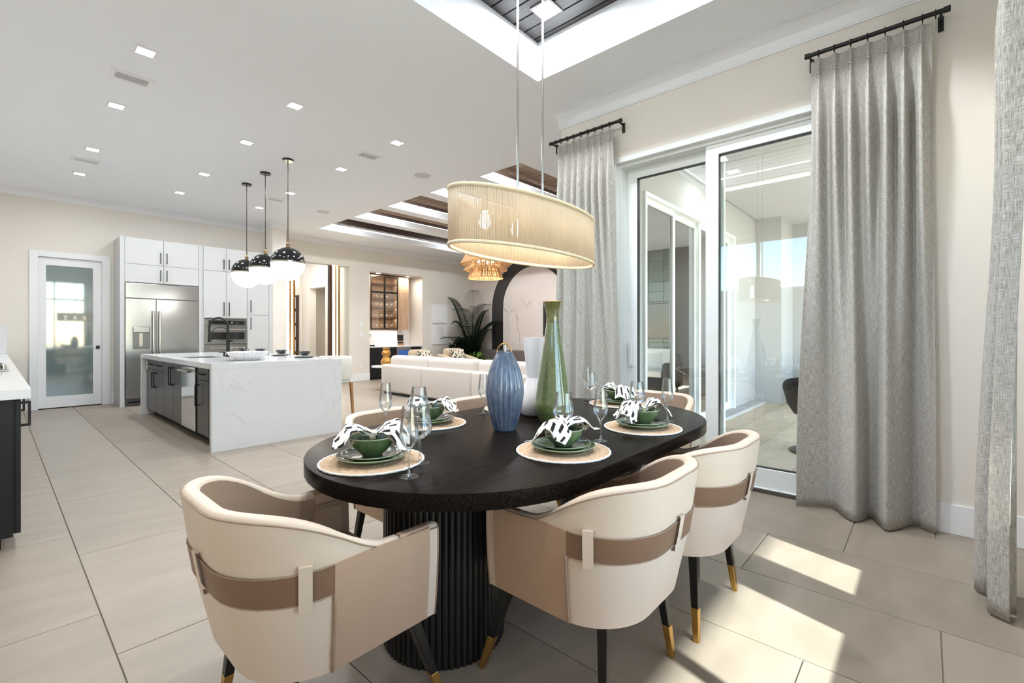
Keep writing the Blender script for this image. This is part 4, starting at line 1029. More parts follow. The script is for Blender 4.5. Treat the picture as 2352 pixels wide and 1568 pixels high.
build(B().box(IX0, IX1, IY0, IY0+.06, 0, IZ-.0605), 'waterfall_end', 'quartz', wt, bevel=.002, seg=1)
build(B().box(IX0, IX1, IY1-.06, IY1, 0, IZ-.0605), 'waterfall_end', 'quartz', wt, bevel=.002, seg=1)
sk = thing('kitchen_sink', (1.865, 7.285, IZ-.06), 'undermount steel sink sunk into the island worktop', 'sink')
build(B().box(1.663, 2.067, 6.953, 7.617, IZ-.0605, IZ-.056), 'bottom', 'steel', sk); build(B().sheet('z', IZ-.056, IZ-.012, 1.663, 2.067, 6.953, 7.617, [(1.675, 2.055, 6.965, 7.605)]), 'rim', 'steel', sk)
fc = thing('kitchen_faucet', (2.12, 7.05, IZ), 'tall matte black spring-neck faucet on the island', 'faucet')
fx_, fy_ = 2.12, 7.05
build(B().lathe([(.032, 0), (.032, .012), (.022, .016), (.022, .22), (.017, .225), (.017, .29)], 20, (fx_, fy_, IZ)), 'column', 'matte_black', fc, smooth='auto')
dirx, diry = -.80, .28
arc = [(fx_, fy_, IZ+.22), (fx_, fy_, IZ+.36)]+[(fx_+dirx*(.125-.125*math.cos(a))*1.0, fy_+diry*(.125-.125*math.cos(a)), IZ+.40+.125*math.sin(a)) for a in [PI*k/14 for k in range(15)]]+[(fx_+dirx*.25, fy_+diry*.25, IZ+.33)]
build(B().tube(arc, .0135, 10), 'spring_hose', 'matte_black', fc, smooth=True)
hd = (fx_+dirx*.25, fy_+diry*.25)
build(B().lathe([(.019, IZ+.20), (.020, IZ+.30), (.012, IZ+.315), (.010, IZ+.34)], 16, (hd[0], hd[1], 0)), 'spray_head', 'matte_black', fc, smooth='auto')
arc2 = [(fx_, fy_, IZ+.27)]+[(fx_+dirx*(.105-.105*math.cos(a)), fy_+diry*(.105-.105*math.cos(a)), IZ+.33+.07*math.sin(a)) for a in [PI*k/10 for k in range(11)]]+[(fx_+dirx*.215, fy_+diry*.215, IZ+.28), (hd[0], hd[1], IZ+.275)]
build(B().tube(arc2, .006, 8), 'holder_arm', 'matte_black', fc, smooth=True)
build(B().tube([(fx_, fy_, IZ+.215), (fx_+.035, fy_-.05, IZ+.215)], .014, 10).tube([(fx_+.02, fy_-.03, IZ+.215), (fx_-.09, fy_+.02, IZ+.228)], .005, 8), 'lever', 'matte_black', fc, smooth='auto')
sd_ = thing('soap_dispenser', (2.12, 7.20, IZ), 'small black soap pump beside the faucet', 'soap dispenser')
build(B().lathe([(.019, 0), (.019, .006), (.012, .01), (.012, .045), (.017, .05), (.017, .062)], 14, (2.12, 7.20, IZ)), 'pump', 'matte_black', sd_, smooth='auto'); build(B().tube([(2.12, 7.20, IZ+.055), (2.05, 7.21, IZ+.058)], .005, 8), 'nozzle', 'matte_black', sd_, smooth='auto')
# fluted bowl on the island
fb_ = thing('fluted_bowl', (2.005, 5.97, IZ), 'wide white fluted serving bowl on the island worktop', 'bowl')
bprof = [(.12, .0), (.125, .004), (.165, .03), (.20, .062), (.222, .098), (.218, .100), (.195, .066), (.158, .034), (.11, .012)]
def scallop(prof, n, ribs, amt, c):
    rows = []
    for k in range(n):
        a = 2*PI*k/n; g = abs(math.sin(ribs*a/2))**.7; rows.append([(c[0]+r*(1-amt*(1-g))*math.cos(a), c[1]+r*(1-amt*(1-g))*math.sin(a), c[2]+z) for r, z in prof])
    b = B().grid(rows, closed_u=True); m = len(prof)
    b.f.append(tuple(k*m for k in range(n))); b.f.append(tuple(k*m+m-1 for k in range(n))); return b
build(scallop(bprof, 180, 30, .06, (2.005, 5.97, IZ)), 'body', 'white_ceramic', fb_, smooth='auto')
# grey place settings along the stool side
for k, (x, y) in enumerate(((2.70, 6.05), (2.70, 6.78), (2.70, 7.55), (2.70, 8.30))):
    wh = ['nearest the veined slab end', 'second from the veined slab end', 'third from the veined slab end', 'nearest the tall cabinets'][k]
    p_ = thing('slate_plate', (x, y, IZ), 'dark grey dinner plate on the island, '+wh, 'plate', 'grey plates on the island')
    build(B().lathe([(0, 0), (.09, 0), (.13, .012), (.132, .015), (.125, .014), (.088, .005), (0, .005)], 40, (x, y, IZ), cap0=False, cap1=False), 'dish', 'grey_ceramic', p_, smooth='auto')
    n_ = tag(build(B().box(x-.13, x+.12, y-.035, y+.045, IZ+.0155, IZ+.022).box(x-.12, x+.08, y-.05, y+.03, IZ+.022, IZ+.027), 'folded_napkin', 'cotton_white', None, bevel=.002), 'folded white napkin lying on the grey plate '+wh, 'napkin', 'folded napkins on the island')
    b_ = thing('slate_bowl', (x+.01, y, IZ+.027), 'small dark grey bowl on the folded napkin '+wh, 'bowl', 'grey bowls on the island')
    build(B().lathe([(0, 0), (.03, 0), (.05, .012), (.07, .04), (.074, .055), (.071, .055), (.064, .038), (.045, .017), (0, .008)], 36, (x+.01, y, IZ+.027), cap0=False, cap1=False), 'body', 'grey_ceramic', b_, smooth='auto')
    g_ = thing('tumbler', (x-.115, y+.20, IZ), 'faceted clear tumbler beside the grey plate '+wh, 'tumbler', 'tumblers on the island')
    build(B().lathe([(.036, .0), (.040, .095)], 10, (x-.115, y+.20, IZ), cap1=False), 'wall', 'thin_glass', g_); build(B().lathe([(.0355, .002), (.036, .012)], 10, (x-.115, y+.20, IZ)), 'base', 'thin_glass', g_)
# counter stool peeping past the island
s_ = thing('counter_stool', (3.10, 6.05, 0), 'white upholstered counter stool with oak legs tucked behind the island', 'stool')
rows = []
for k in range(17):
    a = -PI*.62+PI*1.24*k/16; r = .235
    rows.append([(3.10+(r+o)*math.cos(a), 6.05+(r+o)*math.sin(a), z) for o, z in ((0, .62), (.012, .70), (.016, .80), (.012, .90), (0, .925), (-.025, .915), (-.03, .80), (-.035, .62))])
b = B().grid(rows); b.f += [tuple(range(8)), tuple(128+q for q in reversed(range(8)))]
build(b, 'backrest', 'cushion_white', s_, smooth='auto'); build(B().lathe([(.20, .56), (.22, .58), (.22, .64), (.20, .66)], 28, (3.10, 6.05, 0)), 'seat', 'cushion_white', s_, smooth='auto')
for q in ((-.15, -.15), (.17, -.17), (.17, .17), (-.15, .15)): build(B().taper((3.10+q[0], 6.05+q[1], .57), .018, (3.10+q[0]*1.15, 6.05+q[1]*1.15, 0), .012), 'leg', 'oak_leg', s_)

# ================================================================== BLACK SIDE COUNTER
sc_ = thing('base_cabinet', (-.2, 7.2, 0), 'black base cabinet run with long pulls along the left kitchen wall', 'cabinet')
build(B().box(XL+.005, .085, 3.875, 10.69, .10, .862), 'carcass', 'black_cab', sc_); build(B().box(XL+.005, .03, 3.95, 10.69, 0, .10), 'toe_kick', 'black_cab', sc_)
build(B().box(XL+.005, .075, 3.86, 3.878, .085, .862), 'end_panel', 'black_cab', sc_, bevel=.002)
for k in range(9):
    a = 3.865+k*.755; d_ = build(B().box(.085, .106, a+.003, min(a+.752, 10.69), .10, .858), 'door', 'black_cab', sc_, bevel=.002)
    if k < 6: build(B().box(.136, .148, a+.05, a+.064, .70, .875-.03).box(.106, .136, a+.05, a+.064, .70, .714).box(.106, .136, a+.05, a+.064, .831, .845), 'handle', 'matte_black', d_)
ct = tag(build(B().box(XL+.005, .145, 3.835, 10.69, .866, .925), 'side_worktop', 'quartz', None, bevel=.003), 'white quartz worktop on the black base cabinets', 'worktop')
bs = tag(build(B().box(XL+.005, .145, YK-.018, YK-.001, .927, 1.36), 'backsplash', 'quartz', None), 'white quartz backsplash panel at the end of the black counter', 'backsplash')
ck = thing('gas_cooktop', (-.18, 6.1, .925), 'black gas cooktop with chrome trim on the side counter', 'cooktop')
build(B().box(-.44, .085, 5.65, 6.55, .925, .942), 'plate', 'steel', ck, bevel=.003)
for q in range(3):
    y0_ = 5.69+q*.285
    build(B().sheet('z', .96, .975, -.40, .03, y0_, y0_+.26, [(-.38, -.20, y0_+.02, y0_+.24), (-.17, .01, y0_+.02, y0_+.24)]).box(-.39, -.37, y0_+.01, y0_+.03, .942, .962).box(0, .02, y0_+.01, y0_+.03, .942, .962), 'grate', 'matte_black', ck)
    build(B().lathe([(.05, .942), (.045, .956), (.03, .958)], 18, (-.10, y0_+.13, 0)), 'burner', 'matte_black', ck, smooth='auto')
for q in range(5): build(B().lathe([(.018, .942), (.016, .966), (.012, .968)], 14, (.058, 5.78+q*.16, 0)), 'knob', 'chrome', ck, smooth='auto')

# ================================================================== GLOBE PENDANTS
gp0 = thing('globe_pendant', (2.586, 6.262, ZC), 'x', 'pendant lamp', 'globe pendants over the island')
zc_ = 2.165-ZC; R_ = .208
build(B().lathe([(.066, -.024), (.068, -.02), (.068, 0)], 28), 'canopy', 'glossy_black', gp0, smooth='auto', local=True)
build(B().tube([(0, 0, -.02), (0, 0, zc_+.26)], .0055, 10), 'rod', 'bronze_dark', gp0, smooth='auto', local=True)
build(B().lathe([(.034, zc_+.195), (.036, zc_+.205), (.024, zc_+.215), (.024, zc_+.235), (.030, zc_+.24), (.018, zc_+.248), (.014, zc_+.275), (.007, zc_+.28)], 20), 'neck', 'antique_brass', gp0, smooth='auto', local=True)
build(B().lathe([(R_*math.cos(a), zc_+.012+R_*.94*math.sin(a)) for a in [PI/2*k/14 for k in range(14)]]+[(.02, zc_+.012+R_*.94)], 48, cap0=False, cap1=True), 'dome', 'glossy_black', gp0, smooth='auto', local=True)
build(B().lathe([(R_+.001, zc_-.006), (R_+.004, zc_-.004), (R_+.004, zc_+.012), (R_+.001, zc_+.014)], 48, cap0=False, cap1=False), 'band', 'nickel', gp0, smooth='auto', local=True)
build(B().lathe([(R_*math.cos(a), zc_-.004+(R_*1.08)*math.sin(a)) for a in [-PI/2+PI/2*k/16 for k in range(17)]], 48, cap0=False, cap1=True), 'globe', 'opal_glass', gp0, smooth='auto', local=True)
lights_g = []
for k, y in enumerate((6.262, 7.024, 7.752)):
    o = gp0 if k == 0 else copy_tree(gp0)
    o.location = (2.586, y, ZC); o['label'] = 'black domed white globe pendant over the island, '+['nearest the veined slab end', 'between two other globes', 'nearest the tall cabinets'][k]
    point('lamp', (2.586, y, 1.88), 1.8, o, (1, .95, .88), .12)

# ================================================================== LIVING ROOM
# sectional sofa, back towards the dining table
so_ = thing('sectional_sofa', (5.8, 6.5, 0), 'long off-white boucle sectional sofa seen from behind', 'sofa')
SY0, SY1, SX = 4.35, 8.40, 5.33
def rb(x0, x1, y0, y1, z0, z1): return B().box(x0, x1, y0, y1, z0, z1)
for k in range(3):
    a = SY1-k*1.35; c = max(a-1.35, SY0)
    build(rb(SX, SX+.20, c+.003, a-.003, .05, .605), 'back_frame', 'sofa_fabric', so_, bevel=.05, seg=4, smooth='auto')
    build(rb(SX+.19, 6.35, c+.004, a-.004, .07, .30), 'seat_base', 'sofa_fabric', so_, bevel=.03, seg=3, smooth='auto')
    build(rb(SX+.24, 6.38, c+.008, a-.008, .29, .46), 'seat_cushion', 'sofa_fabric', so_, bevel=.05, seg=4, smooth='auto')
    build(rb(SX+.12, SX+.42, c+.03-(.04 if k else 0), a-.03-(.10 if k == 0 else 0), .40, .79), 'back_cushion', 'sofa_fabric', so_, bevel=.09, seg=4, smooth='auto')
build(rb(SX+.19, 7.9, SY0-.9, SY0-.01, .05, .45), 'chaise', 'sofa_fabric', so_, bevel=.06, seg=4, smooth='auto')
build(rb(SX, 7.9, SY0-1.1, SY0-.88, .05, .66), 'chaise_back', 'sofa_fabric', so_, bevel=.06, seg=4, smooth='auto')
build(rb(SX+.05, 6.3, SY0, SY1-.05, 0, .055), 'plinth', 'matte_black', so_)
# side table and gourd lamp
st = thing('side_table', (5.72, 8.85, 0), 'round white side table under the lamp', 'side table')
build(B().lathe([(.27, .50), (.28, .505), (.28, .53), (.27, .535)], 36, (5.72, 8.85, 0)), 'top', 'white_ceramic', st, smooth='auto'); build(B().lathe([(.16, 0), (.16, .015), (.03, .03), (.03, .50)], 24, (5.72, 8.85, 0)), 'pedestal', 'gold_base', st, smooth='auto')
lp = thing('table_lamp', (5.75, 8.83, .535), 'table lamp with a golden gourd base and white drum shade', 'table lamp')
build(B().lathe(dense([(.08, 0), (.105, .03), (.118, .08), (.09, .15), (.066, .185), (.085, .23), (.098, .27), (.08, .32), (.055, .345), (.07, .36), (.075, .385)], 4), 32, (5.75, 8.83, .535)), 'base', 'gold_base', lp, smooth='auto')
build(B().tube([(5.75, 8.83, .91), (5.75, 8.83, 1.30)], .008, 8), 'stem', 'brass', lp)
build(B().lathe([(.243, .425), (.225, .755), (.221, .755), (.239, .425)], 48, (5.75, 8.83, .535), cap0=False, cap1=False), 'shade', 'lamp_shade', lp, smooth='auto')
build(B().lathe([(.008, .755), (.012, .77), (.004, .785)], 10, (5.75, 8.83, .535)), 'finial', 'brass', lp)
point('lamp', (5.75, 8.83, 1.12), 3.0, lp, (1, .93, .82), .06)
# two beige armchairs with leaf-print pillows
ac = thing('armchair', (0, 0, 0), 'x', 'armchair', 'beige armchairs in the living room')
def R(*a, **k): return build(B().box(*a), k['n'], k['m'], ac, bevel=k.get('b', .05), seg=4, smooth='auto', local=True)
R(-.42, .42, -.40, .42, .14, .36, n='seat_base', m='beige_fabric', b=.04); R(-.30, .30, -.38, .30, .34, .47, n='seat_cushion', m='beige_fabric')
R(-.42, .42, .26, .44, .14, .66, n='backrest', m='beige_fabric', b=.07); R(-.31, .31, .12, .33, .42, .83, n='back_cushion', m='beige_fabric', b=.09)
for q in (-1, 1):
    b = B().prism_x([(-.42, .14), (.42, .14), (.42, .68), (.15, .66), (-.42, .55)], *sorted((q*.30, q*.44)))
    build(b, 'arm', 'beige_fabric', ac, bevel=.05, seg=4, smooth='auto', local=True)
for q in ((-.36, -.34), (.36, -.34), (-.36, .36), (.36, .36)): build(B().taper((q[0], q[1], .15), .02, (q[0], q[1], 0), .014), 'leg', 'walnut', ac, local=True)
pw = thing('throw_pillow', (0, 0, 0), 'x', 'pillow', 'leaf-print throw pillows')
def pillow_mesh(w, h, t_):
    rows = []; n = 16
    for s in (1, -1):
        for i in range(n+1):
            row = []
            for j in range(n+1):
                u, v_ = -1+2*i/n, -1+2*j/n; e = ((1-u**4)*(1-v_**4))**.55
                row.append((u*w/2*(1-.05*(1-abs(v_))), s*t_/2*e, v_*h/2*(1-.05*(1-abs(u)))))
            rows.append(row)
    b = B(); b.grid(rows[:n+1]); b.grid(rows[n+1:]); return b
build(pillow_mesh(.50, .32, .14), 'cover', 'leaf_print', pw, smooth=True, local=True)
for k, (x, y, r, wh) in enumerate(((7.35, 9.55, .12, 'beside the bar niche'), (8.52, 9.60, -.05, 'beside the palm'))):
    o = ac if k == 0 else copy_tree(ac); o.location = (x, y, 0); o.rotation_euler = (0, 0, r); o['label'] = 'beige upholstered armchair with a leaf pillow, '+wh
    p_ = pw if k == 0 else copy_tree(pw); p_.location = (x+.03, y+.02, .645); p_.rotation_euler = (-.25, 0, r+.08); p_['label'] = 'dark leaf-print lumbar pillow on the armchair '+wh
# coffee table
cf = thing('coffee_table', (7.4, 6.9, 0), 'low dark coffee table in front of the sofa', 'coffee table')
build(B().box(6.9, 7.9, 6.3, 7.5, .30, .36), 'top', 'walnut', cf, bevel=.01); build(B().box(7.1, 7.7, 6.6, 7.2, 0, .30), 'base', 'walnut', cf)
# stone arch feature on the fireplace wall
def arch(yc, r, zs, y_pad=0):
    pts = [(yc+r, 0)]+[(yc+r*math.cos(a), zs+r*math.sin(a)) for a in [PI*k/40 for k in range(41)]]+[(yc-r, 0)]
    return pts
tag(build(B().prism_x(arch(8.60, 1.43, 2.0), XF-.035, XF-.001), 'arch_surround', 'dark_stone', None, smooth=False), 'glossy dark stone arch framing the marble arch', 'stone arch')
tag(build(B().prism_x(arch(8.355, 1.165, 2.0), XF-.085, XF-.036), 'marble_arch', 'marble', None, bevel=.004), 'pale veined marble arch panel above the hearth', 'marble panel')
h_ = thing('hearth_bench', (9.9, 8.5, 0), 'long grey stone hearth bench below the marble arch', 'hearth')
build(B().box(9.95, XF-.087, 6.2, 10.12, .08, .745), 'body', 'hearth_grey', h_, bevel=.006); build(B().box(10.0, XF-.087, 6.25, 10.05, 0, .08), 'plinth', 'matte_black', h_)
tv = thing('television', (XF-.09, 7.15, 1.6), 'black wall television on the marble arch', 'television')
build(B().box(XF-.135, XF-.086, 6.33, 7.95, 1.18, 2.13), 'casing', 'matte_black', tv, bevel=.006); build(B().box(XF-.138, XF-.134, 6.35, 7.93, 1.20, 2.11), 'screen_panel', 'screen', tv)
# relief panels, switches
for z0, lb in ((1.497, 'white plaster relief panel with arch lines, upper of two'), (.908, 'white plaster relief panel with ruled lines, lower of two')):
    p_ = thing('relief_panel', (9.02, YL, z0), lb, 'wall art', 'plaster relief panels')
    build(B().box(8.735, 9.308, YL-.03, YL-.001, z0+(.055 if z0 > 1 else 0), z0+(.635 if z0 > 1 else .586)), 'board', 'trim_white', p_, bevel=.004)
    if z0 > 1: paths = [[(8.90, 1.5), (8.90, 1.86)], [(8.90, 1.64), (9.05, 1.64), (9.05, 1.53)], [(9.05+.12-.12*math.cos(a), 1.78+.12*math.sin(a)) for a in [PI*k/12 for k in range(13)]], [(9.17, 1.52), (9.17, 1.78)]]
    else: paths = [[(8.75, 1.07), (9.29, 1.07)], [(8.75, 1.0), (9.29, 1.0)], [(9.2, 1.2), (9.2, 1.47)], [(8.75+.16*math.sin(a), 1.25+.16*math.cos(a)) for a in [PI*k/14 for k in range(9)]]]
    for q in paths: build(B().tube([(a, YL-.031, b_) for a, b_ in q], .006, 6), 'relief_line', 'trim_white', p_, smooth=True)
for z0, w, lb in ((1.42, .075, 'white single light switch on the beige wall by the bar niche'), (1.16, .12, 'white double light switch below the single switch'), (.33, .07, 'white wall socket low on the wall by the bar niche')):
    p_ = thing('wall_switch', (6.40, YL, z0), lb, 'switch', 'wall switches by the niche')
    build(B().box(6.40-w/2-.02, 6.40+w/2+.02, YL-.008, YL-.001, z0, z0+.125), 'plate', 'outlet_white', p_, bevel=.002); build(B().box(6.40-.016, 6.40+.016, YL-.012, YL-.007, z0+.03, z0+.095), 'rocker', 'trim_white', p_, bevel=.002)

# ------------------------------------------------------------------ bar niche
bc = thing('bar_base_cabinet', (7.5, 11.3, 0), 'black bar cabinet with louvred drawer fronts in the niche', 'cabinet')
build(B().box(6.658, 8.377, 11.06, 11.60, .0, .855), 'carcass', 'black_cab', bc)
for a, b_ in ((6.665, 7.50), (8.02, 8.37)):
    build(B().box(a, b_, 11.035, 11.058, .70, .85), 'drawer', 'black_cab', bc, bevel=.008, seg=1); build(B().box(a, b_, 11.035, 11.058, .06, .69), 'door', 'black_cab', bc, bevel=.008, seg=1)
tag(build(B().box(6.656, 8.379, 11.02, 11.615, .858, .893), 'bar_worktop', 'trim_white', None, bevel=.003), 'thin white bar worktop over black cabinets', 'worktop')
wf = thing('wine_cooler', (7.76, 11.1, 0), 'steel framed wine cooler with a blue glowing display', 'wine cooler')
build(B().sheet('y', 11.03, 11.056, 7.52, 8.0, .06, .85, [(7.57, 7.95, .14, .78)]), 'frame', 'steel', wf); build(B().box(7.57, 7.95, 11.045, 11.055, .14, .60), 'glass', 'oven_glass', wf); build(B().box(7.57, 7.95, 11.04, 11.055, .60, .78), 'display', 'screen_blue', wf)
uc = thing('bar_wall_cabinet', (7.3, 11.4, 1.345), 'light oak wall cabinet with black framed glass doors in the niche', 'cabinet')
CX0, CX1, CZ0, CZ1, CY = 6.656, 8.10, 1.345, 2.86, 11.28
build(B().sheet('y', CY+.02, 11.618, CX0, CX1, CZ0, CZ1, [(6.87, 7.72, CZ0+.03, CZ1-.05)]), 'body', 'oak_light', uc)
build(B().box(6.87, 7.72, 11.60, 11.618, CZ0+.03, CZ1-.05), 'back_panel', 'oak_light', uc)
for a, b_ in ((CX0, 6.85), (7.74, CX1)):
    build(B().box(a+.002, b_-.002, CY, CY+.02, CZ0, 2.40), 'door', 'oak_light', uc, bevel=.002); build(B().box(a+.002, b_-.002, CY, CY+.02, 2.405, CZ1), 'door', 'oak_light', uc, bevel=.002)
for zz in (1.66, 1.96, 2.2, 2.62): build(B().box(6.87, 7.72, CY+.05, 11.60, zz, zz+.018), 'shelf', 'oak_light', uc)
for a, b_ in ((6.862, 7.292), (7.298, 7.728)):
    g_ = build(B().sheet('y', CY-.006, CY+.014, a, b_, CZ0+.01, CZ1-.03, [(a+.022, b_-.022, CZ0+.035, 2.36), (a+.022, b_-.022, 2.41, CZ1-.055)]), 'glass_door', 'matte_black', uc)
    build(B().box(a+.02, b_-.02, CY+.002, CY+.006, CZ0+.03, CZ1-.05), 'pane', 'pane', g_)
for zz in (1.655, 1.955, 2.195, 2.615, 2.80): area('shelf_light', (7.3, 11.36, zz), .8, 1.6, uc, (1, .84, .70), size_y=.03)
for zz, n in ((1.66, 5), (1.96, 5), (2.2, 4), (1.378, 5)):
    for k in range(n):
        x = 6.96+k*.165; g_ = thing('stemware', (x, 11.42, zz+.018), 'clear stemmed glass on the '+{1.66: 'second', 1.96: 'third', 2.2: 'fourth', 1.378: 'lowest'}[zz]+' shelf of the bar cabinet', 'glass', 'glasses in the bar cabinet')
        build(B().lathe([(.03, 0), (.006, .008), (.005, .06), (.02, .07), (.036, .10), (.034, .16)], 14, (x, 11.42, zz+.018), cap1=False), 'body', 'thin_glass', g_, smooth=True)
for x in (7.0, 7.95):
    p_ = thing('puck_light', (x, 11.13, 2.89), 'round bright puck light in the bar niche ceiling', 'downlight', 'niche puck lights')
    build(B().lathe([(.07, -.012), (.075, 0)], 24, (x, 11.13, 2.89)), 'trim_ring', 'trim_white', p_, smooth='auto'); build(B().lathe([(.055, -.016), (.055, -.011)], 24, (x, 11.13, 2.89)), 'lens', 'puck_led', p_)
    area('lamp', (x, 11.13, 2.86), .1, 7, p_, (1, .9, .82))
area('undercabinet_lamp', (7.35, 11.5, 1.335), 1.0, 3.0, None, (1, .88, .8), size_y=.05)
bk = thing('cocktail_book', (7.88, 11.42, .893), 'black cocktail book standing on an oak easel in the niche', 'book')
build(B().box(7.76, 8.0, 11.40, 11.43, .95, 1.20), 'cover', 'paper_black', bk); build(B().box(7.75, 8.01, 11.37, 11.45, .893, .95), 'easel', 'oak_leg', bk, bevel=.004)
def text(s, loc, size, m, parent, rot=(PI/2, 0, 0)):
    c = bpy.data.curves.new('lettering', 'FONT'); c.body = s; c.size = size; c.align_x = 'CENTER'; c.align_y = 'CENTER'; c.extrude = .0008
    tmp = bpy.data.objects.new('tmp', c); COL.objects.link(tmp); me = bpy.data.meshes.new_from_object(tmp); bpy.data.objects.remove(tmp)
    o = bpy.data.objects.new('lettering', me); COL.objects.link(o); me.materials.clear(); me.materials.append(MATS[m]); o.rotation_euler = rot
    o.location = Vector(loc)-Vector(parent.location); o.parent = parent; return o
text('COCKTAILS', (7.88, 11.398, 1.01), .044, 'cotton_white', bk)
pt = thing('potted_plant', (6.78, 11.35, .893), 'small leafy plant on the bar worktop', 'plant')
build(B().lathe([(.05, 0), (.065, .10), (.06, .10)], 18, (6.78, 11.35, .893)), 'pot', 'white_ceramic', pt, smooth='auto')
def blade(b, base, tip, width, bend=.2, n=6, up=Vector((0, 0, 1))):
    base, tip = Vector(base), Vector(tip); d = tip-base; L = d.length; side = d.cross(up)
    if side.length < 1e-4: side = Vector((1, 0, 0))
    side.normalize(); rows = []
    for k in range(n+1):
        t = k/n; c = base+d*t+Vector((0, 0, bend*L*math.sin(PI*t)*.5-bend*L*t*t*.6)); w = width*math.sin(PI*min(1, .12+t*.88))**.8
        rows.append([tuple(c-side*w), tuple(c+side*w*0+Vector((0, 0, -w*.25))), tuple(c+side*w)])
    return b.grid(rows)
for k in range(9):
    a = k*2.4; h = .2+.12*random.random(); build(blade(B(), (6.78, 11.35, .99), (6.78+.16*math.cos(a), 11.35-.05+.13*math.sin(a), 1.0+h), .03), 'leaf', 'leaf_palm', pt, smooth=True)
tr = tag(build(B().sheet('z', .893, .925, 6.70, 7.35, 11.06, 11.22, [(6.71, 7.34, 11.07, 11.21)]).box(6.705, 7.345, 11.065, 11.215, .893, .900), 'serving_tray', 'matte_black', None), 'long black tray on the bar worktop', 'tray')

# ------------------------------------------------------------------ palm and shrubs in the corner
pp = thing('potted_palm', (9.72, 10.32, 0), 'tall feathery palm in the corner by the marble arch', 'palm')
build(B().lathe([(.22, 0), (.27, .38), (.25, .38), (.24, .34)], 28, (9.72, 10.32, 0), cap1=True), 'pot', 'planter_dark', pp, smooth='auto')
def frond(base, az, length, rise, droop, nl=34, wid=.015, ll=.34):
    path = []; x, y, z = base
    for k in range(nl+1):
        t = k/nl; r = length*(t*.6+.4*t*t); path.append((x+r*math.cos(az), y+r*math.sin(az), z+rise*(1-(1-t)**1.6)-droop*t**3))
    clear = lambda p: (min(p[0], 10.235), min(p[1], 10.96), p[2])   # fronds bend along the walls
    path = [clear(p) for p in path]
    rb_ = B().tube([(min(p[0], 10.22), min(p[1], 10.94), p[2]) for p in path], [.009*(1-.8*k/nl)+.001 for k in range(nl+1)], 5); fr_ = build(rb_, 'frond', 'leaf_palm', pp, smooth=True)
    lf = B()
    for k in range(3, nl+1):
        c = Vector(path[k]); tan = (Vector(path[k])-Vector(path[k-1])).normalized(); t = k/nl; L = ll*math.sin(PI*min(1, .25+.72*t))**.7
        side = tan.cross(Vector((0, 0, 1))); side = side.normalized() if side.length > .05 else Vector((-math.sin(az), math.cos(az), 0))
        for s in (-1, 1):
            d = (side*s*1.0+tan*.55+Vector((0, 0, .12-.25*t))).normalized(); blade(lf, c, c+d*L, wid*1.25, -.12, 4, Vector((0, 0, 1)))
    lf.v = [clear(p) for p in lf.v]
    o = build(lf, 'leaflets', 'leaf_palm', fr_); o['kind'] = 'stuff'
for az, L, rs, dr_, ll in ((2.0, .75, 2.05, .05, .44), (3.5, .95, 1.75, .15, .50), (4.6, .85, 1.85, .1, .50), (5.3, .95, 1.45, .2, .46), (.6, .55, 1.9, .15, .4), (3.1, 1.15, 1.0, .25, .44), (2.4, .6, 1.5, .3, .4), (4.1, .6, 2.15, .0, .46), (5.8, .5, 1.7, .1, .4), (3.8, 1.1, 1.3, .2, .46), (4.9, .7, 1.2, .2, .4)):
    frond((9.72, 10.32, .34), az, L, rs, dr_, ll=ll)
def shrub(name, loc, label, m, n, spread, height, lw, llen, cat='shrub'):
    t = thing(name, loc, label, cat, None); rnd = random.Random(len(label)); x, y, z = loc
    build(B().lathe([(.16, 0), (.20, .25), (.18, .25)], 24, loc), 'pot', 'planter_dark', t, smooth='auto')
    b = B()
    for k in range(n):
        a = rnd.uniform(0, 2*PI); r = spread*math.sqrt(rnd.random()); h = .25+height*rnd.random()*(1-.4*(r/spread)**2)
        c = Vector((x+r*math.cos(a), y+r*math.sin(a), z+h)); q = rnd.uniform(0, 2*PI); d = Vector((math.cos(q), math.sin(q), rnd.uniform(.0, .9))).normalized()
        blade(b, c, c+d*llen*rnd.uniform(.7, 1.2), lw, .2, 3)
    o = build(b, 'foliage', m, t); o['kind'] = 'stuff'
    for k in range(7):
        a = k*.9; build(B().tube([(x, y, z+.2), (x+spread*.5*math.cos(a), y+spread*.5*math.sin(a), z+.25+height*.6)], .008, 5), 'stem', m, t)
shrub('leafy_shrub', (9.42, 10.46, 0), 'dense dark green shrub at the foot of the palm', 'leaf_dark', 700, .38, .85, .030, .19)
shrub('broadleaf_shrub', (9.92, 10.55, 0), 'dark glossy shrub between the palm and the stone arch', 'leaf_dark', 600, .24, .95, .030, .17)
shrub('fern_plant', (9.42, 9.78, 0), 'light green fern in front of the palm', 'leaf_fern', 300, .28, .40, .024, .22, 'fern')

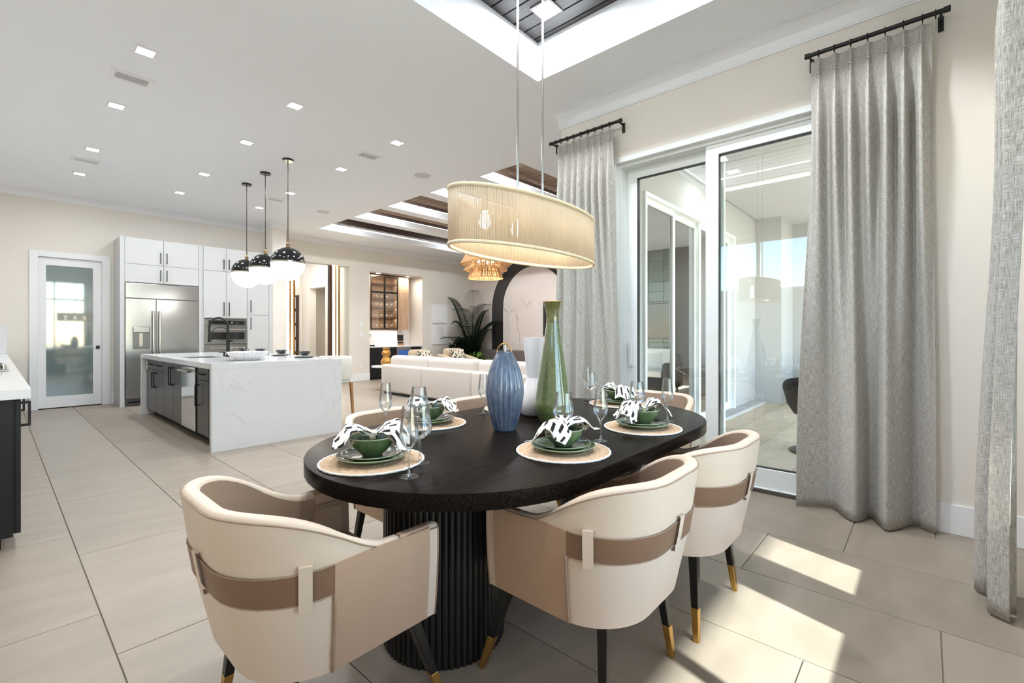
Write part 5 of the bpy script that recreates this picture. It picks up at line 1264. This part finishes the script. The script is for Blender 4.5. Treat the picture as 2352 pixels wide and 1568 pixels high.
# ------------------------------------------------------------------ tiered rattan pendant
rp_ = thing('rattan_pendant', (7.0, 7.0, 3.86), 'tiered rattan pendant lamp hanging in the living room', 'pendant lamp')
RX, RY = 7.0, 7.0
tiers = [(.34, .44, 3.12, 2.86), (.42, .54, 2.93, 2.715), (.36, .46, 2.78, 2.59), (.285, .375, 2.66, 2.415)]
rr = random.Random(5)
for r0, r1, z0, z1 in tiers:
    b = B(); n = 150
    for k in range(n):
        a = 2*PI*k/n+rr.uniform(-.01, .01); a2 = a+rr.uniform(-.03, .03)
        b.tube([(RX+r0*math.cos(a), RY+r0*math.sin(a), z0), (RX+(r0+(r1-r0)*.42)*math.cos((a+a2)/2), RY+(r0+(r1-r0)*.42)*math.sin((a+a2)/2), (z0+z1)/2), (RX+r1*math.cos(a2), RY+r1*math.sin(a2), z1)], .0068, 4)
    o = build(b, 'fringe_tier', 'rattan', rp_); o['kind'] = 'stuff'
    for r, z in ((r0, z0), (r1, z1), ((r0+r1)/2-.012, (z0+z1)/2)): build(B().tube([(RX+r*math.cos(2*PI*k/48), RY+r*math.sin(2*PI*k/48), z) for k in range(48)], .009, 6, True), 'hoop', 'rattan', rp_, smooth=True)
build(B().tube([(RX, RY, 3.86), (RX, RY, 2.8)], .008, 8), 'rod', 'antique_brass', rp_); build(B().box(RX-.34, RX+.34, RY-.01, RY+.01, 3.10, 3.12).box(RX-.01, RX+.01, RY-.34, RY+.34, 3.10, 3.12), 'spider_bar', 'antique_brass', rp_)
for k in range(4):
    a = k*PI/2+.5; c = (RX+.16*math.cos(a), RY+.16*math.sin(a)); build(B().lathe(dense([(.008, 2.74), (.03, 2.76), (.034, 2.79), (.012, 2.84)]), 14, (c[0], c[1], 0)), 'bulb', 'bulb_glow', rp_, smooth=True)
    build(B().tube([(RX, RY, 2.86), (c[0], c[1], 2.86), (c[0], c[1], 2.83)], .006, 6), 'arm', 'antique_brass', rp_)
point('lamp', (RX, RY, 2.62), 34, rp_, (1, .85, .65), .1)

# ------------------------------------------------------------------ foyer: gold light columns on a low wood ledge
for nm_, x0, lb in (('a', 5.57, 'gold light column by the beige wall edge of the foyer opening'), ('b', 4.45, 'gold light column beside the tall kitchen cabinets')):
    t = thing('light_column', (x0+.15, 11.14, 0), lb, 'light column', 'gold light columns in the foyer opening')
    xx = x0
    for q, (dx, w, dep, m, y0_) in enumerate(((0, .055, .10, 'walnut', 11.05), (.055, .015, .12, 'gold', 11.04), (.07, .075, .10, 'gold_led', 11.06), (.145, .04, .12, 'gold', 11.05), (.185, .06, .10, 'gold_led', 11.10), (.245, .035, .12, 'gold', 11.09), (.28, .03, .10, 'walnut', 11.12))):
        build(B().box(x0+dx, x0+dx+w, y0_, y0_+dep, .02, 2.94), {'walnut': 'wood_fin', 'gold': 'gold_fin', 'gold_led': 'light_strip'}[m], m, t)
    area('lamp', (x0+.15, 10.98, 1.6), .12, 3, t, (1, .9, .72), rot=(-PI/2, 0, 0), size_y=2.4)
lg_ = tag(build(B().box(5.95, 6.065, 11.06, 11.24, 0, .62).box(5.87, 5.95, 11.22, 11.245, 0, .62), 'low_ledge', 'walnut', None), 'low walnut ledge at the foyer opening', 'ledge')
area('foyer_lamp', (5.4, 12.9, 3.4), .8, 40, None, (1, .97, .94)); area('hall_lamp', (6.95, 13.4, 2.7), .3, 4, None, (1, .95, .9))

# ================================================================== PATIO FURNITURE
ws = thing('wicker_sofa', (9.2, -.1, 0), 'dark wicker patio sofa with white cushions', 'outdoor sofa')
build(B().box(8.7, 9.65, -1.2, .95, .12, .36), 'base', 'wicker', ws, bevel=.04, seg=3); build(B().box(9.48, 9.68, -1.2, .95, .3, .80), 'back', 'wicker', ws, bevel=.06, seg=3)
for a in (-1.24, .80): build(B().box(8.7, 9.66, a, a+.17, .12, .66), 'arm', 'wicker', ws, bevel=.06, seg=3)
for k in range(2):
    a = -1.05+k*.93; build(B().box(8.72, 9.5, a+.005, a+.92, .36, .50), 'seat_cushion', 'cushion_white', ws, bevel=.04, seg=3, smooth='auto'); build(B().box(9.30, 9.50, a+.02, a+.90, .48, .92), 'back_cushion', 'cushion_white', ws, bevel=.07, seg=3, smooth='auto')
for q in ((8.78, -1.1), (9.58, -1.1), (8.78, .86), (9.58, .86)): build(B().taper((q[0], q[1], .13), .02, (q[0], q[1], 0), .02), 'leg', 'matte_black', ws)
ptv = thing('patio_television', (10.88, -.25, 1.5), 'black television on the green tiled patio wall', 'television')
build(B().box(10.85, 10.898, -.80, .26, 1.11, 1.98), 'casing', 'matte_black', ptv); build(B().box(10.845, 10.851, -.78, .24, 1.13, 1.96), 'screen_panel', 'screen', ptv)
sw = thing('swivel_chair', (5.72, .78, 0), 'dark wicker swivel tub chair on a round base on the patio', 'outdoor chair')
build(B().lathe([(.30, 0), (.31, .012), (.29, .022), (.05, .035), (.035, .06), (.035, .34)], 36, (5.72, .78, 0)), 'base', 'matte_black', sw, smooth='auto')
rows = []
for k in range(25):
    a = PI*.18+PI*1.64*k/24-.35; q = .5-.5*math.cos(2*PI*k/24); top = .50+.30*q
    rows.append([(5.72+(r)*math.cos(a), .78+(r)*math.sin(a), z) for r, z in ((.16, .345), (.27, .40), (.33, .50), (.37, top-.02), (.365, top), (.345, top), (.30, .52), (.22, .43))])
b = B().grid(rows); b.f += [tuple(range(8)), tuple(24*8+k for k in reversed(range(8)))]
build(b, 'shell', 'wicker', sw, smooth='auto'); build(B().lathe([(.24, .40), (.28, .43), (.28, .48), (.24, .50)], 28, (5.72, .78, 0)), 'seat_cushion', 'wicker', sw, smooth='auto')
pdl = downlight(6.27, 1.82, 3.302, 'square downlight in the tongue-and-groove patio ceiling', None, 12)
